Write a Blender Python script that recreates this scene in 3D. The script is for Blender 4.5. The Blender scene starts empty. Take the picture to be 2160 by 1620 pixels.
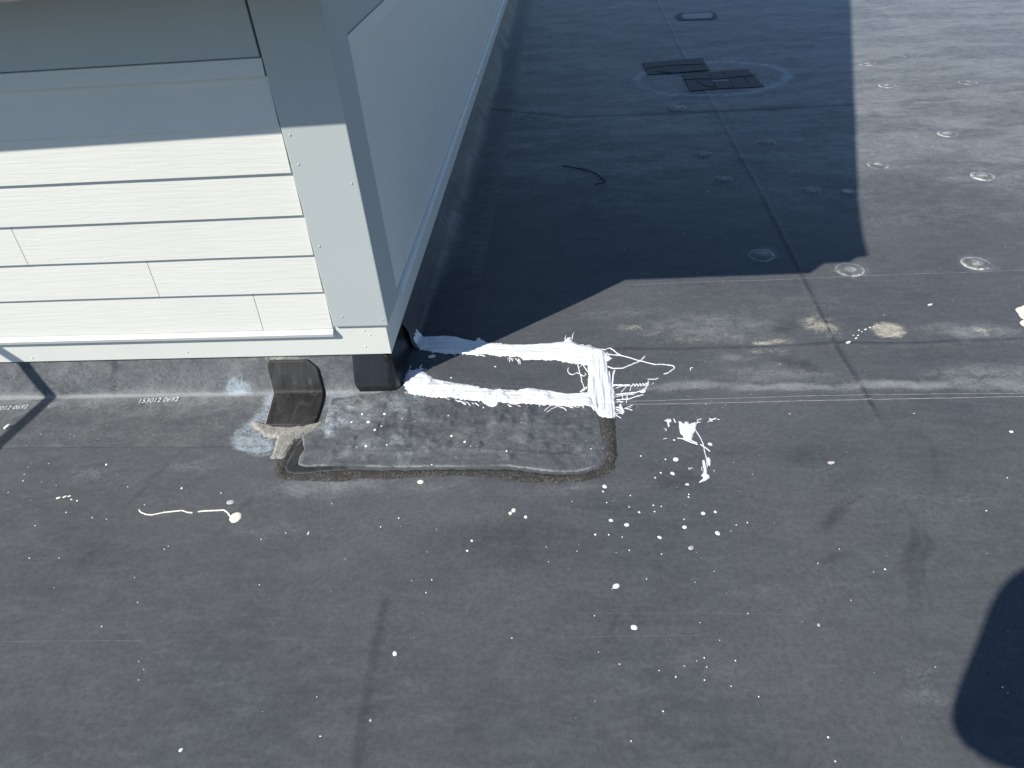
import bpy, bmesh, math, random
import numpy as np
from mathutils import Vector, Matrix

random.seed(7)
rng = np.random.default_rng(11)
scene = bpy.context.scene
col = scene.collection

# ------------------------------------------------------------------ camera, world, sun, exposure
CAM = np.array([0.603, -1.919, 1.489])
yaw, pitch, roll = -0.11186065, 0.65737344, -0.08691603
FPX = 1502.27                      # focal length in pixels of a 2160 px wide picture
fwd = np.array([math.sin(yaw)*math.cos(pitch), math.cos(yaw)*math.cos(pitch), -math.sin(pitch)])
rgt0 = np.array([math.cos(yaw), -math.sin(yaw), 0.0])
up0 = np.cross(rgt0, fwd)
RGT = rgt0*math.cos(roll) + up0*math.sin(roll)
UP = -rgt0*math.sin(roll) + up0*math.cos(roll)
cam_d = bpy.data.cameras.new('camera')
cam = bpy.data.objects.new('camera', cam_d); col.objects.link(cam)
cam_d.sensor_width = 36.0; cam_d.lens = FPX/2160*36
cam_d.clip_start = 0.05; cam_d.clip_end = 500
cam.matrix_world = Matrix(((RGT[0], UP[0], -fwd[0], CAM[0]), (RGT[1], UP[1], -fwd[1], CAM[1]),
                           (RGT[2], UP[2], -fwd[2], CAM[2]), (0, 0, 0, 1)))
scene.camera = cam

SUN = Vector((0.588, 0.488, -0.645)).normalized()     # direction the light travels
ELEV = math.asin(-SUN.z)
world = bpy.data.worlds.new('World'); scene.world = world; world.use_nodes = True
wn = world.node_tree.nodes; wl = world.node_tree.links
sky = wn.new('ShaderNodeTexSky'); sky.sky_type = 'NISHITA'; sky.sun_disc = False
sky.sun_elevation = ELEV
sky.sun_rotation = math.atan2(-SUN.x, -SUN.y)          # azimuth of the sun, measured from +Y
sky.altitude = 50; sky.air_density = 1.0; sky.dust_density = 0.1; sky.ozone_density = 4.0
wl.new(sky.outputs['Color'], wn['Background'].inputs['Color'])
wn['Background'].inputs['Strength'].default_value = 0.092
sun_d = bpy.data.lights.new('sun', 'SUN'); sun_d.energy = 4.6; sun_d.angle = math.radians(0.53)
sun_d.color = (1.0, 0.955, 0.875)
sun = bpy.data.objects.new('sun', sun_d); col.objects.link(sun)
sun.rotation_euler = SUN.to_track_quat('-Z', 'Y').to_euler()
sun.location = (-4, -4, 6)
scene.view_settings.view_transform = 'Standard'; scene.view_settings.look = 'None'
scene.view_settings.exposure = 0.44; scene.view_settings.gamma = 1.0
scene.view_settings.use_curve_mapping = False

# ------------------------------------------------------------------ helpers
def on_plane(px, py, axis, val):
    """survey: point of the photograph -> point on an axis-aligned plane of the place (metres)"""
    d = RGT*((px-1080)/FPX) + UP*(-(py-810)/FPX) + fwd
    return CAM + d*((val-CAM[axis])/d[axis])
def G(px, py):
    p = on_plane(px, py, 2, 0.0); return (float(p[0]), float(p[1]))
def GL(pts): return [G(*p) for p in pts]
def FW(px, py, y=0.0): return on_plane(px, py, 1, y)

def hash2(ix, iy, seed):
    n = (ix.astype(np.int64)*374761393 + iy.astype(np.int64)*668265263 + seed*144665) & 0x7fffffff
    n = ((n ^ (n >> 13))*1274126177) & 0x7fffffff
    return ((n ^ (n >> 16)) & 0xffff)/65535.0
def vnoise(x, y, seed=0):
    x = np.asarray(x, float); y = np.asarray(y, float)
    ix = np.floor(x); iy = np.floor(y); fx = x-ix; fy = y-iy
    fx = fx*fx*(3-2*fx); fy = fy*fy*(3-2*fy)
    a = hash2(ix, iy, seed); b = hash2(ix+1, iy, seed); c = hash2(ix, iy+1, seed); d = hash2(ix+1, iy+1, seed)
    return (a*(1-fx)+b*fx)*(1-fy) + (c*(1-fx)+d*fx)*fy
def fbm(x, y, seed=0, oct=4):
    s = 0; a = 0.5; t = 0
    for o in range(oct):
        s = s + a*vnoise(np.asarray(x)*2**o, np.asarray(y)*2**o, seed+o*17); t += a; a *= .5
    return s/t
def seg_dist(X, Y, pts, closed=False):
    D = np.full(np.shape(X), 1e9)
    P = list(pts) + ([pts[0]] if closed else [])
    for (x0, y0), (x1, y1) in zip(P[:-1], P[1:]):
        dx, dy = x1-x0, y1-y0; L = dx*dx+dy*dy+1e-12
        t = np.clip(((X-x0)*dx+(Y-y0)*dy)/L, 0, 1)
        D = np.minimum(D, np.hypot(X-x0-t*dx, Y-y0-t*dy))
    return D
def inside(X, Y, pts):
    r = np.zeros(np.shape(X), bool)
    P = list(pts)+[pts[0]]
    for (x0, y0), (x1, y1) in zip(P[:-1], P[1:]):
        c = ((y0 > Y) != (y1 > Y))
        with np.errstate(divide='ignore', invalid='ignore'):
            xi = (x1-x0)*(Y-y0)/(y1-y0+1e-15)+x0
        r ^= c & (X < xi)
    return r
def sdist(X, Y, pts):
    d = seg_dist(X, Y, pts, True)
    return np.where(inside(X, Y, pts), d, -d)
def sstep(a, b, x):
    t = np.clip((x-a)/(b-a), 0, 1); return t*t*(3-2*t)

def link(name, me, mat=None, parent=None):
    o = bpy.data.objects.new(name, me); col.objects.link(o)
    if mat is not None and me is not None and not me.materials: me.materials.append(mat)
    if parent is not None: o.parent = parent
    return o
def mesh_np(name, V, Fq, smooth=True):
    me = bpy.data.meshes.new(name)
    V = np.asarray(V, np.float32); Fq = np.asarray(Fq, np.int32)
    n, k = Fq.shape
    me.vertices.add(len(V)); me.vertices.foreach_set('co', V.ravel())
    me.loops.add(n*k); me.loops.foreach_set('vertex_index', Fq.ravel())
    me.polygons.add(n); me.polygons.foreach_set('loop_start', np.arange(0, n*k, k, dtype=np.int32))
    me.update(calc_edges=True)
    if smooth: me.polygons.foreach_set('use_smooth', np.ones(n, bool))
    return me
def grid_faces(nu, nv, mask=None):
    i, j = np.meshgrid(np.arange(nu-1), np.arange(nv-1), indexing='ij')
    a = i*nv+j
    Fq = np.stack([a, a+nv, a+nv+1, a+1], -1).reshape(-1, 4)
    if mask is not None: Fq = Fq[mask.ravel()]
    return Fq
def attr(me, name, vals):
    at = me.attributes.new(name, 'FLOAT', 'POINT'); at.data.foreach_set('value', np.asarray(vals, np.float32).ravel())
def tag(o, label=None, cat=None, group=None, kind=None):
    if label: o['label'] = label
    if cat: o['category'] = cat
    if group: o['group'] = group
    if kind: o['kind'] = kind
    return o
def empty(name, loc=(0, 0, 0), parent=None):
    o = bpy.data.objects.new(name, None); col.objects.link(o); o.location = loc; o.empty_display_size = .1
    if parent: o.parent = parent
    return o
def box(name, lo, hi, mat, parent=None, bevel=.0015):
    bm = bmesh.new(); bmesh.ops.create_cube(bm, size=1)
    for v in bm.verts:
        v.co = Vector([lo[i]+(v.co[i]+.5)*(hi[i]-lo[i]) for i in range(3)])
    if bevel: bmesh.ops.bevel(bm, geom=bm.edges[:], offset=bevel, segments=2, profile=.6, affect='EDGES')
    me = bpy.data.meshes.new(name); bm.to_mesh(me); bm.free()
    return link(name, me, mat, parent)
def prism_x(name, yz, x0, x1, mat, parent=None, bevel=0):
    bm = bmesh.new()
    A = [bm.verts.new((x0, y, z)) for y, z in yz]; B = [bm.verts.new((x1, y, z)) for y, z in yz]
    n = len(yz)
    bm.faces.new(A); bm.faces.new(B[::-1])
    for i in range(n): bm.faces.new((A[i], B[i], B[(i+1) % n], A[(i+1) % n]))
    bmesh.ops.recalc_face_normals(bm, faces=bm.faces[:])
    if bevel: bmesh.ops.bevel(bm, geom=bm.edges[:], offset=bevel, segments=2, affect='EDGES')
    me = bpy.data.meshes.new(name); bm.to_mesh(me); bm.free()
    return link(name, me, mat, parent)

# ------------------------------------------------------------------ materials
def new_mat(name, rough=.5, spec=.5):
    m = bpy.data.materials.new(name); m.use_nodes = True
    nt = m.node_tree; b = nt.nodes['Principled BSDF']
    b.inputs['Roughness'].default_value = rough; b.inputs['Specular IOR Level'].default_value = spec
    return m, nt, b
def N(nt, t, **kw):
    n = nt.nodes.new(t)
    for k, v in kw.items():
        if k.startswith('i_'):
            key = k[2:].replace('_', ' '); n.inputs[int(key) if key.isdigit() else key].default_value = v
        else: setattr(n, k, v)
    return n
def ramp(nt, src, stops):
    r = nt.nodes.new('ShaderNodeValToRGB'); e = r.color_ramp.elements
    while len(e) < len(stops): e.new(.5)
    for i, (p, c) in enumerate(stops):
        e[i].position = p; e[i].color = c if len(c) == 4 else (*c, 1)
    nt.links.new(src, r.inputs['Fac']); return r.outputs['Color']
def noise(nt, vec, scale, detail=5, rough=.55, dist=0.0):
    n = N(nt, 'ShaderNodeTexNoise', i_Scale=scale, i_Detail=detail, i_Roughness=rough, i_Distortion=dist)
    if vec is not None: nt.links.new(vec, n.inputs['Vector'])
    return n.outputs['Fac']
def mapping(nt, scale=(1, 1, 1), rot=(0, 0, 0), kind='Object'):
    tc = nt.nodes.new('ShaderNodeTexCoord'); mp = N(nt, 'ShaderNodeMapping')
    mp.inputs['Scale'].default_value = scale; mp.inputs['Rotation'].default_value = rot
    nt.links.new(tc.outputs[kind], mp.inputs['Vector']); return mp.outputs['Vector']
def mixc(nt, fac, a, b, mode='MIX'):
    m = N(nt, 'ShaderNodeMix', data_type='RGBA', blend_type=mode)
    for sock, v in ((m.inputs[0], fac), (m.inputs[6], a), (m.inputs[7], b)):
        if hasattr(v, 'links'): nt.links.new(v, sock)
        elif isinstance(v, (int, float)): sock.default_value = v
        else: sock.default_value = (*v, 1) if len(v) == 3 else v
    return m.outputs[2]
def math_(nt, op, a, b=None, clamp=False):
    m = N(nt, 'ShaderNodeMath', operation=op, use_clamp=clamp)
    for i, v in enumerate((a, b)):
        if v is None: continue
        if hasattr(v, 'links'): nt.links.new(v, m.inputs[i])
        else: m.inputs[i].default_value = v
    return m.outputs[0]
def bump(nt, b, h, strength=.3, dist=.002, prev=None):
    n = N(nt, 'ShaderNodeBump', i_Strength=strength, i_Distance=dist)
    nt.links.new(h, n.inputs['Height'])
    if prev is not None: nt.links.new(prev, n.inputs['Normal'])
    if b is not None: nt.links.new(n.outputs['Normal'], b.inputs['Normal'])
    return n.outputs['Normal']

def membrane_material():
    m, nt, b = new_mat('black_rubber_membrane', .5, .08)
    v1 = mapping(nt)
    vs = mapping(nt, (1.0, 3.2, 1.0), (0, 0, .08))
    big = noise(nt, v1, 1.3, 4, .55, .4)
    mid = noise(nt, vs, 5.5, 6, .74, .4)
    fine = noise(nt, v1, 75, 4, .75)
    grain = noise(nt, v1, 420, 2, .6)
    streak = noise(nt, mapping(nt, (2.2, 16, 1), (0, 0, .05)), 3.2, 4, .68, .3)
    c = ramp(nt, mid, [(.30, (.058, .0630, .0690)), (.52, (.078, .0845, .0915)), (.75, (.104, .112, .120))])
    c = mixc(nt, ramp(nt, big, [(.36, (0, 0, 0)), (.66, (.75, .75, .75))]), c, (.108, .113, .118))
    c = mixc(nt, ramp(nt, streak, [(.58, (0, 0, 0)), (.78, (.6, .6, .6))]), c, (.135, .14, .148))
    c = mixc(nt, ramp(nt, fine, [(.36, (.45, .45, .45)), (.58, (0, 0, 0))]), c, (.048, .052, .058))
    mott = noise(nt, mapping(nt, (1, 1.35, 1), (0, 0, .5)), 26, 5, .80, .5)
    c = mixc(nt, ramp(nt, mott, [(.50, (0, 0, 0)), (.70, (.42, .42, .42))]), c, (.125, .132, .140))
    c = mixc(nt, ramp(nt, grain, [(.52, (0, 0, 0)), (.75, (.30, .30, .30))]), c, (.15, .154, .160))
    sp = noise(nt, v1, 190, 0, .5)
    c = mixc(nt, ramp(nt, sp, [(.90, (0, 0, 0)), (.96, (.5, .5, .5))]), c, (.26, .26, .26))
    def dirt_and_light(c, name, colr, sc, lo, hi, amt):
        a = N(nt, 'ShaderNodeAttribute', attribute_name=name).outputs['Fac']
        n1 = noise(nt, mapping(nt, (1, 1.5, 1)), sc, 5, .74, .6)
        n2 = noise(nt, v1, sc*9, 2, .7)
        k = math_(nt, 'ADD', math_(nt, 'MULTIPLY', n1, .6), math_(nt, 'MULTIPLY', n2, .4))
        k = math_(nt, 'ADD', math_(nt, 'MULTIPLY', math_(nt, 'SUBTRACT', k, lo), hi), a)
        k = math_(nt, 'MULTIPLY', math_(nt, 'SUBTRACT', k, .12), 1.25, True)
        k = math_(nt, 'MULTIPLY', math_(nt, 'MULTIPLY', k, math_(nt, 'MULTIPLY', a, 2.6, True)), amt, True)
        return mixc(nt, k, c, colr)
    c = dirt_and_light(c, 'clean_and_shade', (.030, .031, .036), 9, .5, 1.6, .75)
    c = dirt_and_light(c, 'dust_and_sheen', (.245, .253, .256), 13, .5, 2.2, 1.0)
    c = dirt_and_light(c, 'chalk', (.36, .42, .47), 22, .5, 3.4, 1.0)
    c = dirt_and_light(c, 'tan', (.50, .465, .37), 24, .5, 3.4, 1.0)
    nt.links.new(c, b.inputs['Base Color'])
    rg = N(nt, 'ShaderNodeMapRange', i_1=.3, i_2=.7, i_3=.40, i_4=.58); nt.links.new(mid, rg.inputs[0])
    nt.links.new(rg.outputs[0], b.inputs['Roughness'])
    p = bump(nt, None, mid, .25, .004)
    p = bump(nt, None, fine, .22, .0012, p)
    bump(nt, b, grain, .30, .0005, p)
    b.inputs['Sheen Weight'].default_value = .32; b.inputs['Sheen Roughness'].default_value = .32
    b.inputs['Sheen Tint'].default_value = (.78, .86, 1.0, 1)
    return m
M_ROOF = membrane_material()

def siding_material(name, colr, grain=True, rough=.55):
    m, nt, b = new_mat(name, rough, .35)
    v = mapping(nt, (1.0, 1.0, 1.0))
    n = noise(nt, v, 3.0, 3)
    c = mixc(nt, ramp(nt, n, [(.35, (0, 0, 0)), (.7, (.6, .6, .6))]), colr, tuple(x*.94 for x in colr))
    d = noise(nt, v, 40, 5, .7)
    c = mixc(nt, ramp(nt, d, [(.66, (0, 0, 0)), (.8, (.25, .25, .25))]), c, tuple(x*.80 for x in colr))
    nt.links.new(c, b.inputs['Base Color'])
    if grain:
        oi = nt.nodes.new('ShaderNodeObjectInfo')
        vg = mapping(nt, (6.0, 6.0, 105.0), (0, .05, 0))
        ad = N(nt, 'ShaderNodeVectorMath', operation='ADD'); nt.links.new(vg, ad.inputs[0])
        cb = N(nt, 'ShaderNodeCombineXYZ'); nt.links.new(math_(nt, 'MULTIPLY', oi.outputs['Random'], 60.0), cb.inputs[0])
        nt.links.new(math_(nt, 'MULTIPLY', oi.outputs['Random'], 37.0), cb.inputs[2])
        nt.links.new(cb.outputs[0], ad.inputs[1])
        g = noise(nt, ad.outputs[0], 1.0, 3, .5, .9)
        g = ramp(nt, g, [(.35, (0, 0, 0)), (.62, (1, 1, 1))])
        bump(nt, b, g, .34, .0009)
    else:
        bump(nt, b, noise(nt, v, 130, 4, .6), .12, .0006)
    return m
M_SIDING = siding_material('cream_lap_siding', (.665, .665, .62))
M_TRIM = siding_material('grey_trim_paint', (.435, .47, .465), False, .5)
M_SKIRT = siding_material('pale_metal_skirt', (.675, .68, .635), False, .45)
M_WHITEMETAL = siding_material('white_metal_strip', (.72, .725, .69), False, .4)
M_SOFFIT = siding_material('soffit_paint', (.30, .315, .31), False, .6)
M_GUTTER = siding_material('dark_gutter_metal', (.075, .075, .08), False, .45)
M_SHINGLE = siding_material('dark_roof_shingle', (.09, .09, .095), False, .9)

def plain(name, colr, rough=.5, var=.15, sc=30, bs=.15, bd=.001, spec=.5, metal=0):
    m, nt, b = new_mat(name, rough, spec)
    v = mapping(nt)
    n = noise(nt, v, sc, 6, .65)
    c = mixc(nt, ramp(nt, n, [(.3, (0, 0, 0)), (.7, (1, 1, 1))]), tuple(x*(1-var) for x in colr), tuple(min(1, x*(1+var)) for x in colr))
    nt.links.new(c, b.inputs['Base Color']); b.inputs['Metallic'].default_value = metal
    bump(nt, b, noise(nt, v, sc*4, 5, .6), bs, bd)
    return m
M_DARKCORE = plain('dark_sheathing', (.02, .02, .022), .8)
M_WHITE = plain('white_roof_coating', (.74, .755, .775), .42, .05, 50, .3, .0018)
M_STRING = plain('white_coating_string', (.76, .77, .78), .45, .03)
M_TANPAINT = plain('cream_paint', (.80, .745, .62), .5, .06)
M_GREYPAINT = plain('greyed_paint', (.40, .40, .40), .6, .2)
M_BOOT = plain('glossy_black_rubber', (.012, .012, .013), .27, .4, 25, .25, .0012)
M_TAPE = plain('black_cover_tape', (.010, .0105, .013), .55, .35, 30, .2)
M_WIRE = plain('black_cable', (.006, .006, .007), .5)
M_BEADWHITE = plain('pale_lap_sealant', (.22, .22, .22), .6, .4, 40)
M_SCRATCH = plain('scratch_mark', (.15, .155, .16), .6, .4, 60)
M_PIPE = plain('galvanised_pipe', (.45, .46, .47), .4, .1, 40, .1, .0005, .5, .8)

def rubber_patch_material():
    m, nt, b = new_mat('matt_rubber_patch', .6, .3)
    v = mapping(nt); n = noise(nt, mapping(nt, (9, 3, 3)), 3, 6, .65, .8)
    c = mixc(nt, ramp(nt, n, [(.45, (0, 0, 0)), (.75, (1, 1, 1))]), (.016, .016, .017), (.045, .045, .046))
    c = mixc(nt, ramp(nt, noise(nt, v, 14, 3, .6, 1.5), [(.60, (0, 0, 0)), (.72, (.5, .5, .5))]), c, (.10, .10, .10))
    nt.links.new(c, b.inputs['Base Color']); bump(nt, b, noise(nt, v, 50, 4), .2, .001)
    return m
M_PATCH = rubber_patch_material()
def grit_material(name, c0, c1, c2, sc=230):
    m, nt, b = new_mat(name, .75, .3)
    v = mapping(nt)
    vo = N(nt, 'ShaderNodeTexVoronoi', i_Scale=sc); nt.links.new(v, vo.inputs['Vector'])
    c = ramp(nt, vo.outputs['Color'], [(.3, c0), (.62, c1), (.93, c2)])
    c = mixc(nt, ramp(nt, noise(nt, v, 20, 5, .7), [(.42, (0, 0, 0)), (.66, (.75, .75, .75))]), c, tuple(x*.55 for x in c1[:3]))
    nt.links.new(c, b.inputs['Base Color'])
    p = bump(nt, None, vo.outputs['Distance'], .7, .0025)
    bump(nt, b, noise(nt, v, 90, 4, .7), .3, .002, p)
    return m
M_GRIT = grit_material('gritty_brown_sealant', (.030, .028, .026), (.060, .056, .051), (.19, .185, .17), 420)
M_SMEAR = grit_material('grey_sealant_smear', (.24, .228, .205), (.30, .288, .262), (.40, .388, .36), 160)

# ------------------------------------------------------------------ roof
SEAM_NEAR = GL([(1250, 851), (1500, 848), (1830, 842), (2160, 838), (2600, 829)])
SEAM_FAR = GL([(1004, 228), (1100, 236), (1200, 247), (1400, 240), (1600, 231), (1800, 222), (2000, 209), (2160, 197), (2500, 172)])
JOINT = GL([(1385, 0), (1432, 100), (1500, 215), (1548, 305), (1600, 400), (1690, 580), (1740, 680), (1765, 735), (1800, 790), (1830, 840), (1868, 905), (1900, 965)])
JOINT2 = GL([(1800, 62), (1850, 110), (1925, 165), (1990, 205), (2040, 245)])
WRINKLE = GL([(1180, 752), (1300, 738), (1430, 738), (1560, 735), (1650, 732), (1720, 727), (1785, 724), (1870, 727), (1960, 724), (2160, 716)])
NEARLINE = GL([(812, 1270), (786, 1400), (768, 1500), (752, 1620)])
PATCH_PX = [(638, 922), (640, 949), (628, 972), (629, 980), (643, 984), (719, 982), (800, 986), (967, 985), (1067, 983), (1117, 988),
            (1167, 995), (1217, 994), (1255, 986), (1270, 975), (1277, 957), (1272, 923), (1266, 885), (1245, 842), (1100, 815), (900, 800), (856, 808), (800, 830), (700, 842), (684, 895)]
PATCH = GL(PATCH_PX)

DISCS = [(1998, 283, .058, .9), (1852, 350, .057, .6), (2071, 373, .062, .8), (2058, 556, .062, .55), (1792, 571, .062, .5), (1606, 540, .058, .35), (1710, 403, .060, .25), (1484, 328, .058, .28),
         (1615, 302, .058, .22), (1525, 380, .055, .22), (1829, 137, .062, .65), (1871, 183, .066, .55), (1920, 120, .066, .25), (2040, 176, .066, .4), (1430, 230, .080, .45), (1788, 406, .04, .45)]
# (px, py, half width m, half depth m, strength, streak angle)
def ell(X, Y, px, py, rx, ry, ang=0.0):
    cx, cy = G(px, py); c, s = math.cos(ang), math.sin(ang)
    u = ((X-cx)*c+(Y-cy)*s)/rx; v = (-(X-cx)*s+(Y-cy)*c)/ry
    return np.exp(-(u*u+v*v))
def roof_attrs(X, Y):
    w1 = fbm(X*7, Y*9, 3); w2 = fbm(X*23, Y*30, 5)
    Xw = X+(w1-.5)*.07+(w2-.5)*.02; Yw = Y+(fbm(X*7, Y*9, 9)-.5)*.05+(fbm(X*23, Y*30, 8)-.5)*.015
    dust_and_sheen = np.zeros_like(X); tan = np.zeros_like(X); chalk = np.zeros_like(X); clean_and_shade = np.zeros_like(X)
    for px, py, rx, ry, s in [(1500, 690, .34, .12, .40), (1640, 790, .25, .06, .38), (2060, 700, .20, .06, .55), (1980, 690, .12, .05, .4),
                              (2090, 790, .22, .06, .45), (1700, 640, .30, .08, .25), (1340, 660, .25, .06, .3), (1560, 760, .10, .035, .4),
                              (1460, 815, .20, .025, .65), (1650, 818, .24, .022, .8), (1900, 815, .3, .03, .75), (2120, 812, .25, .04, .6),
                              (760, 850, .10, .05, .6), (790, 900, .20, .06, .3), (1000, 930, .30, .05, .22), (720, 960, .22, .03, .42),
                              (700, 1025, .26, .05, .45), (900, 1030, .2, .04, .3), (1200, 1030, .2, .03, .3), (420, 980, .14, .05, .3), (600, 1120, .25, .06, .2),
                              (380, 780, .5, .05, .3), (210, 1000, .2, .06, .25), (960, 1090, .25, .05, .2),
                              (1290, 1080, .2, .06, .15), (1950, 1450, .05, .07, .3), (1460, 165, .5, .16, .35), (1240, 190, .18, .12, .3), (1700, 160, .25, .14, .3),
                              (1560, 195, .4, .05, .4), (1300, 232, .35, .02, .6), (2000, 215, .5, .02, .7), (1870, 155, .35, .02, .6), (1620, 20, .6, .2, .35),
                              (1950, 1050, .3, .1, .2), (1700, 1250, .3, .1, .16), (1450, 1390, .25, .08, .16), (1250, 745, .12, .03, .3)]:
        dust_and_sheen = np.maximum(dust_and_sheen, s*ell(Xw, Yw, px, py, rx, ry))
    # halo scrubbed round the tape repair
    c0 = G(1500, 165); e = np.hypot((Xw-c0[0])/.52, (Yw-c0[1])/.42)
    RINGV = np.exp(-((e-1)/.075)**2)*(.25+1.0*fbm(X*4, Y*4, 141, 3))+.30*np.exp(-((e-.72)/.12)**2)*fbm(X*6, Y*6, 143, 3)
    for px, py, r, am in DISCS[:16]:
        cx, cy = G(px, py); dust_and_sheen = np.maximum(dust_and_sheen, (.25+.55*am)*np.exp(-(np.hypot(Xw-cx, Yw-cy)/(r*1.15))**2))
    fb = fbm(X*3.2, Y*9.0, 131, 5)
    dust_and_sheen = np.maximum(dust_and_sheen, (.36+.24*sstep(.36, .66, fb))*sstep(.3, 3.0, Y+.35*np.maximum(0, X-1.2)))  # far dust, with the grazing sheen painted in as paler colour
    # band along the lapped edges
    d = seg_dist(X, Y, SEAM_FAR); dust_and_sheen = np.maximum(dust_and_sheen, .45*np.exp(-((d-.02)/.03)**2)*(w1*1.4))
    for px, py, rx, ry, s in [(1742, 690, .055, .05, .62), (1725, 680, .02, .05, .6), (1612, 727, .036, .016, 1.0), (1640, 722, .05, .02, .5), (1330, 688, .045, .022, .40), (1300, 640, .05, .02, .2),
                              (1500, 715, .22, .05, .22), (2075, 700, .03, .03, .5), (1630, 745, .07, .02, .35), (662, 765, .06, .05, .6), (1370, 703, .05, .02, .25)]:
        tan = np.maximum(tan, s*ell(Xw, Yw, px, py, rx, ry))
    e = np.hypot((X-G(1874, 697)[0])/.067, (Y-G(1874, 697)[1])/.062); tan = np.maximum(tan, .62*(1-sstep(.6, 1.15, e+(w2-.5)*.4)))
    ch = sdist(Xw, Yw, GL([(560, 815), (548, 850), (520, 895), (470, 935), (500, 955), (560, 968), (600, 950), (575, 890), (590, 830)]))
    chalk = np.maximum(chalk, .50*sstep(-.015, .02, ch))
    ch = sdist(Xw, Yw, GL([(672, 830), (760, 820), (740, 850), (715, 880), (730, 910), (690, 930), (660, 910), (680, 870)]))
    chalk = np.maximum(chalk, .42*sstep(-.03, .02, ch))
    chalk = np.maximum(chalk, .22*ell(Xw, Yw, 690, 835, .12, .02)); chalk = np.maximum(chalk, .85*RINGV)
    # scuffs: darker where rubbed
    for px, py, rx, ry, s, a in [(1660, 690, .07, .04, .9, .6), (1690, 770, .10, .035, .6, -.4), (1800, 1060, .05, .02, .5, .2), (1930, 1180, .022, .16, .6, -.35), (1955, 1175, .014, .15, .5, -.35),
                                 (1800, 1020, .12, .05, .35, .3), (1780, 1080, .13, .02, .6, .6), (1700, 960, .12, .06, .4, 0), (1760, 1180, .10, .02, .4, .2), (1300, 1310, .015, .12, .4, -.3),
                                 (340, 990, .02, .15, .4, -.3), (290, 1040, .02, .10, .4, -.35), (520, 1060, .02, .06, .4, -.3), (1420, 1010, .08, .05, .5, 0), (1960, 950, .02, .16, .35, -.1),
                                 (200, 1180, .25, .12, .4, .1), (1100, 1150, .3, .1, .45, .1), (1350, 1280, .2, .1, .3, 0), (700, 1230, .3, .1, .25, 0), (1550, 950, .18, .05, .35, 0)]:
        clean_and_shade = np.maximum(clean_and_shade, s*ell(Xw, Yw, px, py, rx, ry, a))
    d = seg_dist(X, Y, NEARLINE); clean_and_shade = np.maximum(clean_and_shade, .5*np.exp(-(d/.018)**2))  # these ridge lines paint their shading in as darker colour
    d = seg_dist(X, Y, JOINT); clean_and_shade = np.maximum(clean_and_shade, .9*np.exp(-(d/.009)**2)*sstep(-.34, -.10, Y)); tan = tan*(1-.5*np.exp(-(d/.006)**2))
    d = seg_dist(X, Y, WRINKLE); clean_and_shade = np.maximum(clean_and_shade, .7*np.exp(-(d/.012)**2))
    # crease along the wall: chalk, plus the bend's highlight painted in pale
    k = np.exp(-((Y+.034)/.022)**2)*(X < -.02)
    dust_and_sheen = np.maximum(dust_and_sheen, k*.55); 
    return dust_and_sheen, tan, chalk, clean_and_shade
def roof_z(X, Y):
    X = np.asarray(X, float); Y = np.asarray(Y, float)
    z = (fbm(X*1.7, Y*1.7, 21, 3)-.5)*.010 + (fbm(X*6, Y*7, 23, 3)-.5)*.0040
    z = z*sstep(.0, .25, np.hypot(X*.5, Y+.02)+.1)
    far = sstep(-.10, .15, 0*X)
    d = seg_dist(X, Y, JOINT); z = z+.0028*np.exp(-(d/.010)**2)*sstep(-.34, -.12, Y)
    d = seg_dist(X, Y, JOINT2); z = z+.0012*np.exp(-(d/.02)**2)
    d = seg_dist(X, Y, WRINKLE); z = z+.0050*np.exp(-(d/.014)**2)*(.5+fbm(X*3, Y*3, 41, 2))
    d = seg_dist(X, Y, NEARLINE); z = z+.0016*np.exp(-(d/.03)**2)
    # lapped sheets: the far sheet lies on the near one
    ysn = np.interp(X, [p[0] for p in SEAM_NEAR], [p[1] for p in SEAM_NEAR])
    z = z+.0028*sstep(-.004, .004, Y-ysn)*sstep(.6, .72, X)
    ysf = np.interp(X, [p[0] for p in SEAM_FAR], [p[1] for p in SEAM_FAR])
    z = z+.0022*sstep(-.008, .012, Y-ysf)*sstep(.02, .2, X)
    return z
def axis(pieces):
    a = []
    for lo, hi, st in pieces: a.append(np.arange(lo, hi-st*.3, st))
    a.append(np.array([pieces[-1][1]])); return np.concatenate(a)
gx = axis([(-40, -8, 4), (-8, -3, .5), (-3, -1.75, .1), (-1.75, 2.3, .0085), (2.3, 3.6, .016), (3.6, 6, .05), (6, 12, .5), (12, 60, 4)])
gy = axis([(-40, -8, 4), (-8, -2, .5), (-2, -1.35, .04), (-1.35, 1.0, .0085), (1.0, 3.0, .016), (3.0, 7.5, .04), (7.5, 12, .3), (12, 60, 4)])
XX, YY = np.meshgrid(gx, gy, indexing='ij')
ZZ = roof_z(XX, YY)
me = mesh_np('roof', np.stack([XX, YY, ZZ], -1).reshape(-1, 3), grid_faces(len(gx), len(gy)))
for nm, a in zip(('dust_and_sheen', 'tan', 'chalk', 'clean_and_shade'), roof_attrs(XX, YY)): attr(me, nm, a)
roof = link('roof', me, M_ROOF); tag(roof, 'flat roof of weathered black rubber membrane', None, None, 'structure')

def rz(x, y): return float(roof_z(np.array([x]), np.array([y]))[0])

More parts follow.
